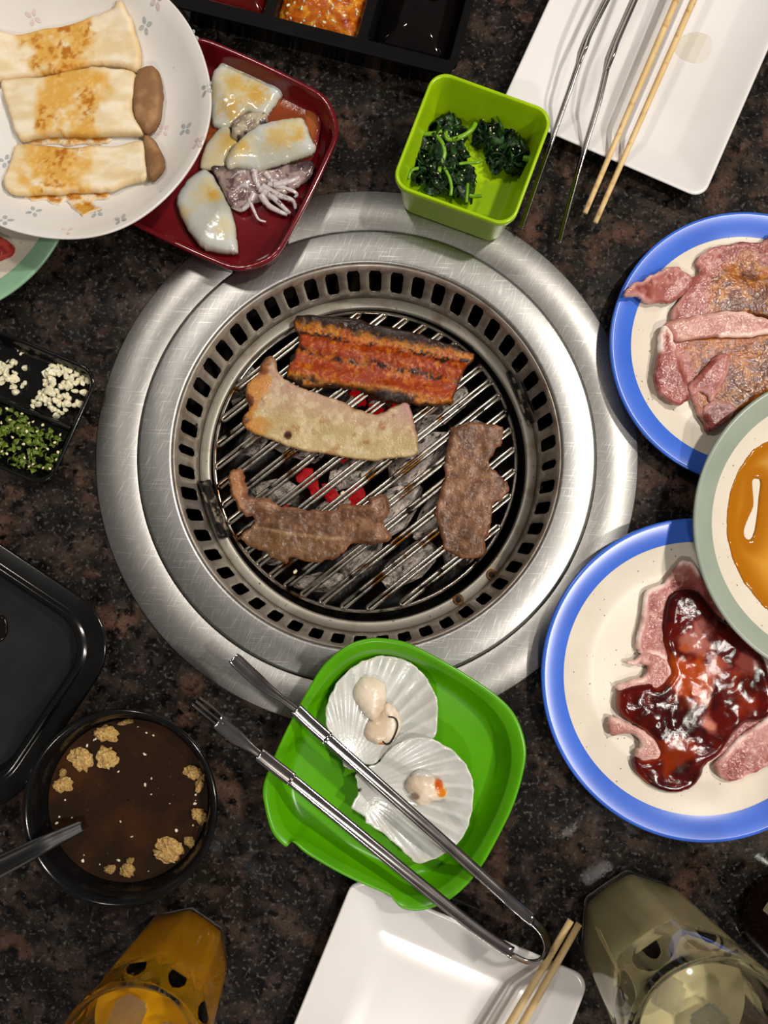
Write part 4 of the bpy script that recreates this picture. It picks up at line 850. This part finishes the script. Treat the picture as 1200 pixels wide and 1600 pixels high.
for x_, y_ in ((115, 235), (130, 258), (45, 305), (150, 245), (68, 312), (105, 225)):
    p = W(x_*.25, 484+y_*.25+4, .006); tag(inst('garlic_piece', gm[int(x_) % 5], (p[0], p[1], .0055), (x_, y_, 1), (.0018, .0013, .0009)), 'stray chopped garlic crumb near the back rim of the black divided dish', 'garlic', 'stray garlic crumbs')
def pepper_mesh(seed):
    r_ = np.random.RandomState(seed); V = []; F = []; n1 = 7; k_ = r_.uniform(.5, 2.2)
    for i in range(n1):
        for j in range(4):
            a_ = k_*(i/(n1-1)-.5)*2; v = j/3-.5; V.append((math.sin(a_)*.9, v*(.9+.3*math.sin(i*1.3+seed)), math.cos(a_)*.9-.5+r_.uniform(-.08, .08)))
    for i in range(n1-1):
        for j in range(3): F.append((i*4+j, (i+1)*4+j, (i+1)*4+j+1, i*4+j+1))
    me = bpy.data.meshes.new('pepper'); me.from_pydata(V, [], F); me.polygons.foreach_set('use_smooth', [True]*len(F)); me.materials.append(M['pepper']); return me
pm = [pepper_mesh(i) for i in range(6)]
pts, rnd = scatter([(0, 590), (60, 610), (110, 650), (170, 690), (240, 720), (300, 760), (380, 800), (415, 830), (400, 890), (340, 970), (260, 1030), (200, 1040), (80, 1020), (0, 950), (-120, 900), (-160, 740), (-100, 600)], 135, 23, .013)
for x, y, d in pts:
    if d < .0014: continue
    s = rnd.uniform(.0026, .0050)
    o = tag(inst('green_pepper_piece', rnd.choice(pm), (x, y, .0060+min(.007, d*.8)), (rnd.uniform(-.9, .9), rnd.uniform(-.9, .9), rnd.uniform(0, 6)), (s, s*.9, s*.8)), 'chopped green pepper piece in the black divided dish', 'pepper', 'chopped green pepper')
    mod(o, 'SOLIDIFY', thickness=.14)
pts2 = [(40, 633), (135, 665), (180, 722), (205, 715), (60, 703), (75, 812), (230, 775), (225, 880), (340, 845), (375, 795), (295, 885), (110, 755), (40, 915), (205, 980), (180, 995), (268, 1003), (310, 1008), (360, 905), (145, 855), (265, 735), (5, 720), (150, 940), (350, 950), (165, 775), (10, 900)]
for x_, y_ in pts2:
    p = W(x_*.25, 480+y_*.25, .016); tag(inst('pepper_seed', seedm, (p[0], p[1], .0155), (.3, .2, x_), (.0014, .0012, .0008)), 'pale pepper seed on the chopped green pepper', 'seed', 'pepper seeds')

# ------------------------------------------------------------------ black tray at the left edge
aB = -math.radians(33); cB = W(-72, 1030, .021)
bt = thing('serving_tray', 'large empty black rounded tray at the left edge', 'tray', (cB[0], cB[1], .0006)); R = []
hbx, hby = 201*(H-.021)/FPX, 184*(H-.021)/FPX
for s, z, r in ((-.012, .0006, .035), (-.010, .0014, .036), (-.001, .0165, .043), (0, .018, .044), (-.0015, .0188, .043), (-.012, .0185, .036), (-.0135, .0192, .035), (-.0150, .0208, .034), (-.0170, .0208, .033), (-.0190, .0190, .032), (-.023, .0080, .029), (-.029, .0048, .025), (-.05, .0044, .01)):
    R.append(place(rrect(hbx+s, hby+s, r, 10), cB, aB, z))
V, F = loft(R[:11], True, False); fixn(mk('rim', V, F, M['black'], bt)); V, F = loft(R[10:], False, True); fixn(mk('tray_floor', V, F, M['blackmatte'], bt))
o = slab('sauce_drop', [(-30, 965), (-5, 962), (6, 964), (11, 972), (10, 990), (3, 1002), (-10, 1005), (-30, 1000)], .0048, .0015, M['sauce_red'], edge=.003, cf=lambda x, y, u, v, d: np.full((len(x), 3), (16, 8, 6.)))
tag(o, 'dark sauce drop in the large black tray', 'sauce', kind='stuff')

# ------------------------------------------------------------------ black bowl of broth with spoon
cW = W(187, 1262.5, .052); rW = 149*(H-.052)/FPX
bw = thing('soup_bowl', 'round black bowl of brown dipping broth', 'bowl', (cW[0], cW[1], .0006))
V, F = lathe([(.0005, .002), (.036, .002), (.037, .0006), (.041, .0006), (.043, .004), (.056, .022), (.0635, .044), (rW-.0012, .0495), (rW, .051), (rW-.001, .0525), (rW-.0032, .0525), (rW-.0042, .0505), (rW-.006, .0490), (.0575, .036), (.050, .020), (.036, .006), (.0005, .005)], cW, 128); fixn(mk('body', V, F, M['black'], bw))
V, F = lathe([(.0005, .0340), (.045, .0340), (.0535, .0340), (.0562, .0343)], cW, 96); o = fixn(mk('broth', V, F, M['broth'])); tag(o, 'dark brown broth filling the black bowl', 'broth', kind='stuff')
fg = [lump(600+i, 3, .9) for i in range(3)]
for x in fg: x.materials.append(M['friedgarlic'])
GL = ['golden garlic clump topmost of three at the upper left of the broth', 'golden garlic clump leftmost of three at the upper left of the broth', 'golden garlic clump lowest right of three at the upper left of the broth', 'golden garlic clump against the left wall of the broth bowl', 'golden garlic clump at the right wall of the broth, upper of a joined pair', 'slim golden garlic clump hugging the right wall, lower of a joined pair', 'golden garlic clump low on the right wall of the broth bowl', 'largest golden garlic clump at the lower right of the broth, upper half', 'golden garlic clump under the largest one at the lower right of the broth', 'small garlic clump between the largest clump and the right wall of the broth', 'squarish pale garlic clump at the bottom wall of the broth bowl', 'small garlic clump left of the squarish one at the bottom of the broth', 'thin pale garlic sliver at the top wall of the broth bowl', 'tiny garlic clump just above the left wall clump in the broth', 'tiny garlic clump just above the squarish bottom clump in the broth']
for i, (x, y, a_, b_, rz) in enumerate(((555, 225, 58, 42, .2), (415, 355, 66, 56, .5), (550, 355, 60, 58, .9), (330, 490, 46, 40, 0), (1000, 425, 48, 34, .3), (1038, 480, 48, 22, 1.9), (1035, 650, 44, 34, .9), (880, 815, 72, 48, .4), (865, 865, 66, 34, .3), (985, 785, 30, 24, .9), (660, 935, 36, 36, 0), (575, 930, 30, 24, 0), (655, 162, 38, 14, -.2), (325, 425, 18, 22, 0), (680, 885, 20, 18, 0))):
    p = W(.3*x, 1080+.3*y, .035); f_ = .3/2160
    tag(inst('garlic_clump', fg[i % 3], (p[0], p[1], .0350), (0, 0, -rz), (a_*f_, b_*f_, .0042)), GL[i], 'garlic', 'garlic clumps in the broth')
rnd = random.Random(31)
for i in range(34):
    a_ = rnd.uniform(0, 6.3); r = .05*math.sqrt(rnd.random()) if i > 16 else rnd.uniform(.047, .0525)
    s = rnd.uniform(.0005, .0013)
    tag(inst('garlic_crumb', gb[i % 4], (cW[0]+r*math.cos(a_), cW[1]+r*math.sin(a_), .0343), (a_, r, a_*2), (s*1.3, s, s*.6)), 'tiny garlic crumb drifting in the dark broth', 'garlic', 'garlic crumbs in the broth')
sp = thing('spoon', 'black plastic spoon resting in the broth bowl, handle to the left', 'spoon', (*W(60, 1320, .05), .036))
P = line3([(128, 1290, .0375), (100, 1303, .044), (65, 1320, .052), (20, 1343, .057), (-40, 1372, .062), (-150, 1425, .068)])
V, F = ribbon(P, np.linspace(.008, .017, len(P)), .0026, 0); fixn(mk('handle', V, F, M['spoon'], sp))
c = W(150, 1280, .028); V, F = lathe([(.0005, .0225), (.010, .0235), (.0165, .028), (.0185, .0330), (.0178, .0330), (.0155, .0285), (.0095, .0245), (.0005, .0235)], c, 32); fixn(mk('spoon_bowl', V, F, M['spoon'], sp))

# ------------------------------------------------------------------ green bowl with scallops
zb8 = lambda p: Z(p, 280, 980, .5)
GB = zb8([(630, 35), (710, 48), (800, 92), (900, 150), (1000, 220), (1055, 285), (1083, 375), (1075, 455), (1045, 555), (1000, 650), (950, 740), (900, 805), (835, 858), (760, 885), (700, 880), (670, 853), (655, 838), (580, 806), (500, 768), (400, 710), (358, 674), (345, 673), (330, 685), (290, 640), (268, 565), (262, 500), (290, 420), (340, 310), (400, 200), (450, 120), (520, 60), (580, 38)])
PGb = poly(GB, .034, 5); cGb = PGb.mean(0)
mcirc = np.roll(PGb, 0, 0); PSm = PGb.copy()
for _ in range(40): PSm = (np.roll(PSm, 1, 0)+2*PSm+np.roll(PSm, -1, 0))/4
gbw = thing('square_dish', 'bright green rounded-square bowl holding two scallops on shells', 'bowl', (cGb[0], cGb[1], .0062))
rg = []
for s, z, w_ in ((.80, .0062, 0), (.84, .0068, 0), (.90, .014, 0), (.962, .030, 0), (.975, .0315, .5), (1.0, .0318, 1), (1.002, .0335, 1), (.994, .0345, 1), (.975, .0342, .8), (.962, .0315, .4), (.935, .0300, .1), (.925, .028, 0), (.86, .0125, 0), (.80, .0100, 0), (.4, .0095, 0)):
    B = PSm*(1-w_)+PGb*w_; rg.append(np.c_[cGb+(B-cGb)*s, np.full(len(B), z)])
V, F = loft(rg, True, True); fixn(mk('body', V, F, M['green'], gbw))
zs6 = lambda p: Z(p, 480, 1000, .2333)
SH1 = zs6([(110, 480), (130, 390), (180, 290), (250, 210), (330, 150), (410, 115), (500, 95), (600, 105), (680, 135), (760, 190), (830, 270), (880, 380), (892, 470), (885, 570), (860, 660), (760, 690), (650, 720), (560, 770), (480, 820), (430, 850), (330, 830), (310, 875), (240, 850), (225, 790), (200, 730), (160, 650), (120, 580)])
SH1 = [(599+(a_-599)*.965, 1110+(b_-1110)*.965) for a_, b_ in SH1]
SH2 = zs6([(410, 845), (470, 830), (520, 770), (590, 700), (690, 655), (790, 652), (880, 680), (980, 740), (1060, 830), (1105, 920), (1118, 1020), (1110, 1130), (1080, 1240), (1010, 1360), (930, 1420), (850, 1465), (750, 1490), (680, 1450), (600, 1380), (500, 1300), (400, 1230), (385, 1190), (300, 1120), (310, 1080), (340, 1020), (335, 950), (330, 890)])
def shell(label, pts, hinge, ctr, z0, spot=None):
    hq = W(*zs6([hinge])[0], z0+.008); cq = W(*zs6([ctr])[0], z0+.008); ax = math.atan2(*(cq-hq)[::-1])
    ang_ = lambda x, y: np.mod(np.arctan2(y-hq[1], x-hq[0])-ax+math.pi, 2*math.pi)-math.pi
    def zf(x, y, u, v): return .0115*(np.hypot(x-cq[0], y-cq[1])/.046)**2
    def hf(x, y, u, v, d): return .0004*np.sin(ang_(x, y)*46)*sm(.012, .05, np.hypot(x-hq[0], y-hq[1]))
    def cf(x, y, u, v, d):
        r = np.hypot(x-hq[0], y-hq[1]); c = mix((184, 186, 180), (204, 206, 203), sm(.3, .7, fbm(x, y, 60, 4)))
        c = mix(c, (222, 223, 220), sm(.3, .9, np.sin(ang_(x, y)*46))*.6*sm(.02, .05, r)); c = mix(c, (188, 182, 172), sm(.5, .7, fbm(x, y, 130, 6))*.35); c = mix(c, (196, 196, 182), sm(.004, .0, d)*.5)
        if spot:
            q = W(*zs6([spot])[0], z0+.010); c = mix(c, (16, 12, 10), sm(.0017, .0010, np.hypot(x-q[0], y-q[1])))
        return c
    o = slab('scallop_shell', pts, z0, .0017, M['shell'], s=.0009, edge=.0015, e0=.6, cf=cf, hf=hf, zf=zf, ztrace=z0+.010); tag(o, label, 'shell', 'scallop shells in the green bowl'); return cq
shell('white fan-shaped scallop shell at the back of the green bowl', SH1, (270, 860), (520, 440), .0118)
shell('white fan-shaped scallop shell at the front, overlapping the other shell', SH2, (320, 1000), (740, 1060), .0150, (350, 1000))
def c_sc(spots):
    def f(x, y, u, v, d):
        c = mix((212, 192, 168), (230, 214, 196), sm(.35, .65, fbm(x, y, 90, 3)))
        for a_, b_, r, col in spots:
            q = W(480+.2333*a_, 1000+.2333*b_, .022); c = mix(c, col, sm(1.1, .6, np.hypot(x-q[0], y-q[1])/(r*.2333/2110)+.5*(fbm(x, y, 140, 5)-.5)))
        return c
    return f
q = W(*zs6([(470, 500)])[0], .015)
sm1 = thing('scallop', 'pale scallop meat of two lobes with orange edge on the back shell', 'scallop', (q[0], q[1], .012), 'scallops on shells')
slab('roe', zs6([(360, 640), (400, 600), (480, 640), (580, 690), (560, 720), (490, 742), (420, 715), (375, 680)]), .0125, .004, M['scallop'], sm1, s=.0009, cf=lambda x, y, u, v, d: np.full((len(x), 3), (212, 92, 20.)), ztrace=.015)
slab('lobe', zs6([(380, 600), (420, 540), (480, 500), (520, 430), (580, 450), (620, 510), (632, 580), (610, 650), (560, 700), (480, 715), (410, 690), (375, 650)]), .0128, .009, M['scallop'], sm1, s=.001, edge=.009, e0=.2, cf=c_sc([(500, 720, 30, (206, 110, 40))]), ztrace=.019)
slab('lobe', zs6([(310, 360), (325, 300), (370, 258), (430, 252), (500, 285), (528, 340), (525, 430), (500, 490), (450, 550), (410, 535), (360, 480), (325, 420)]), .0135, .012, M['scallop'], sm1, s=.001, edge=.012, e0=.2, cf=c_sc([]), ztrace=.022)
P = line3([(480+.2333*a_, 1000+.2333*b_, z) for a_, b_, z in ((545, 512, .0228), (590, 525, .0222), (606, 570, .0220), (590, 630, .0215), (555, 690, .020), (525, 695, .0195), (507, 680, .021))])
V, F = tube(P, .00055, 6); mk('vein', V, F, M['hole'], sm1)
q = W(*zs6([(800, 1010)])[0], .018)
sm2 = thing('scallop', 'small pale scallop meat with an orange patch on the front shell', 'scallop', (q[0], q[1], .0165), 'scallops on shells')
slab('lobe', zs6([(660, 990), (680, 930), (740, 900), (830, 920), (900, 945), (930, 990), (948, 1040), (900, 1080), (830, 1100), (760, 1122), (715, 1090), (690, 1040)]), .0165, .0095, M['scallop'], sm2, s=.001, edge=.008, e0=.25, cf=c_sc([(880, 965, 40, (196, 84, 8)), (900, 1015, 34, (206, 120, 20)), (720, 1040, 30, (150, 124, 104))]), hf=wav(3, .003), ztrace=.023)
slab('frill', zs6([(690, 920), (720, 880), (770, 870), (820, 890), (840, 920), (770, 935)]), .0165, .006, M['squid'], sm2, s=.001, edge=.003, cf=lambda x, y, u, v, d: np.full((len(x), 3), (196, 192, 184.)), ztrace=.02)

# ------------------------------------------------------------------ glasses and bottle
def facet_ring(c, r, z, n8, blend, N=64, rot=0):
    a = np.linspace(0, 2*math.pi, N, endpoint=False); f = math.pi/n8
    k_ = np.cos(f)/np.cos(np.mod(a+rot, 2*f)-f); k_ = k_*blend+(1-blend); return np.c_[c[0]+r*k_*np.cos(a), c[1]+r*k_*np.sin(a), np.full(N, z)]
def tumbler(label, c, r0, r1, h, n8, rot, liq, m_liq, lab_liq, ice, wall=.0028, fl_=.011):
    t = thing('drinking_glass', label, 'glass', (c[0], c[1], .0006)); kf = math.cos(math.pi/n8)
    rr = lambda z: r0+(r1-r0)*(z/h)
    R = [facet_ring(c, r0*.9, .0006, n8, 1, rot=rot), facet_ring(c, r0*.98, .002, n8, 1, rot=rot), facet_ring(c, rr(.006), .006, n8, 1, rot=rot)]
    for z, b in ((h*.35, 1), (h*.68, 1), (h*.76, .35), (h*.80, 0), (h*.97, 0)): R.append(facet_ring(c, rr(z), z, n8, b, rot=rot))
    R.append(facet_ring(c, r1-.0006, h, n8, 0, rot=rot)); R.append(facet_ring(c, r1-.0018, h, n8, 0, rot=rot))
    for z in (h*.97, h*.5, .02, fl_+.002): R.append(facet_ring(c, rr(z)*kf-wall, z, n8, 0, rot=rot))
    R.append(facet_ring(c, (r0*kf-wall)*.9, fl_, n8, 0, rot=rot))
    V, F = loft(R, True, True); fixn(mk('tumbler', V, F, M['glass'], t))
    g = -.0003; R = [facet_ring(c, (r0*kf-wall)*.89, fl_+g, n8, 0)]
    for z in (fl_+.003, .02, liq-.001): R.append(facet_ring(c, rr(z)*kf-wall-g, z, n8, 0))
    R.append(facet_ring(c, rr(liq)*kf-wall-g-.0005, liq, n8, 0)); V, F = loft(R, True, True); o = fixn(mk('drink', V, F, m_liq)); tag(o, lab_liq, 'drink', kind='stuff')
    for i, (dx, dy, rz) in enumerate(ice):
        me = bpy.data.meshes.new('ice'); bm = bmesh.new(); bmesh.ops.create_cube(bm, size=1); bmesh.ops.bevel(bm, geom=bm.edges[:], offset=.14, segments=2, affect='EDGES'); bm.to_mesh(me); bm.free(); me.materials.append(M['ice'])
        o = inst('ice_cube', me, (c[0]+dx, c[1]+dy, liq+.0125), (.3*(-1)**i, .25, rz), (.019, .017, .016)); tag(o, ('front right' if i == 0 else 'back left')+' clear ice cube floating on the '+('cloudy' if m_liq == M['cloudy'] else 'amber')+' drink', 'ice', 'ice in the '+('cloudy' if m_liq == M['cloudy'] else 'amber')+' drink')
cg1 = W(287, 1487, 0); tumbler('faceted glass of amber drink at the bottom left', cg1, .0345, .043, .125, 8, .2, .082, M['amberdrink'], 'clear amber drink in the bottom left glass', [(.011, -.010, .5), (-.011, .007, 1.2)], .0016, .0055)
cg2 = W(988, 1446, 0); tumbler('faceted glass of cloudy pale drink with ice at the bottom right', cg2, .0425, .050, .145, 7, .1, .092, M['cloudy'], 'cloudy yellowish drink in the bottom right glass', [(.013, -.012, .4), (-.013, .008, 1.1)], .0022, .0075)
cb = W(1222, 1430, 0)
bo = thing('bottle', 'dark brown glass bottle with a cream label at the right edge', 'bottle', (cb[0], cb[1], .0006))
V, F = lathe([(.0005, .003), (.026, .003), (.030, .0006), (.0325, .003), (.033, .010), (.033, .135), (.030, .155), (.018, .185), (.0135, .205), (.013, .235), (.0145, .236), (.0145, .245), (.011, .245)], cb, 64, cap1=True); fixn(mk('body', V, F, M['bottle'], bo))
a0 = math.radians(150); R = []
for z in (.030, .110): R.append([(cb[0]+.0333*math.cos(t), cb[1]+.0333*math.sin(t), z) for t in np.linspace(math.radians(55), math.radians(150), 24)])
V, F = loft(R, closed=False); lb = mk('label_paper', V, F, M['paper'], bo)
for z, t0, t1 in ((.098, 70, 110), (.090, 68, 135), (.084, 68, 128), (.078, 68, 138), (.072, 68, 120), (.064, 72, 140), (.054, 72, 125), (.046, 72, 138)):
    R = [[(cb[0]+.0335*math.cos(t), cb[1]+.0335*math.sin(t), zz) for t in np.radians(np.linspace(t0, t1, 12))] for zz in (z, z+.0022)]
    V, F = loft(R, closed=False); mk('print_line', V, F, M['ink'], lb)

# ------------------------------------------------------------------ crumbs on the grate, water drops on the granite
for px, py, lab in ((535, 770, 'white crumb resting on the grate bars above the left beef slice'), (461, 893, 'white crumb resting on the grate bars below the left beef slice')):
    p = W(px, py, -.044); tag(inst('crumb', gm[0], (p[0], p[1], -.0443), (.4, .3, 1.0), (.0022, .0016, .0014)), lab, 'crumb', 'crumbs on the grate')
M['water'] = mat('water', (252, 252, 252), .02, trans=1, ior=1.33, var=[(3, (250, 250, 250), .4, .6)])
rnd = random.Random(77)
for i, (px, py, w_) in enumerate(((956, 1282, 9), (968, 1300, 7), (975, 1318, 10), (985, 1330, 6), (940, 1268, 5), (997, 1345, 6), (372, 1172, 7), (404, 1152, 6), (385, 1158, 4), (352, 1170, 5), (858, 1300, 6), (520, 1370, 5), (130, 690, 4), (120, 745, 4))):
    c = W(px, py); r = w_*.5/2034
    V, F = lathe([(r, .0002), (r*.9, .0002+r*.22), (r*.6, .0002+r*.42), (r*.2, .0002+r*.5)], c, 14, True, True, wob=lambda a: .2*np.cos(2*a+px))
    tag(fixn(mk('water_drop', V, F, M['water'])), 'small water drop on the granite ' + ('between the lower blue plate and the cloudy drink' if px > 900 else 'left of the green bowl by the fork tip' if 340 < px < 420 else 'beside the small black divided dish' if px < 200 else 'between the green bowl and the lower blue plate' if px > 800 else 'just below the green bowl'), 'water drop', 'water drops on the table')
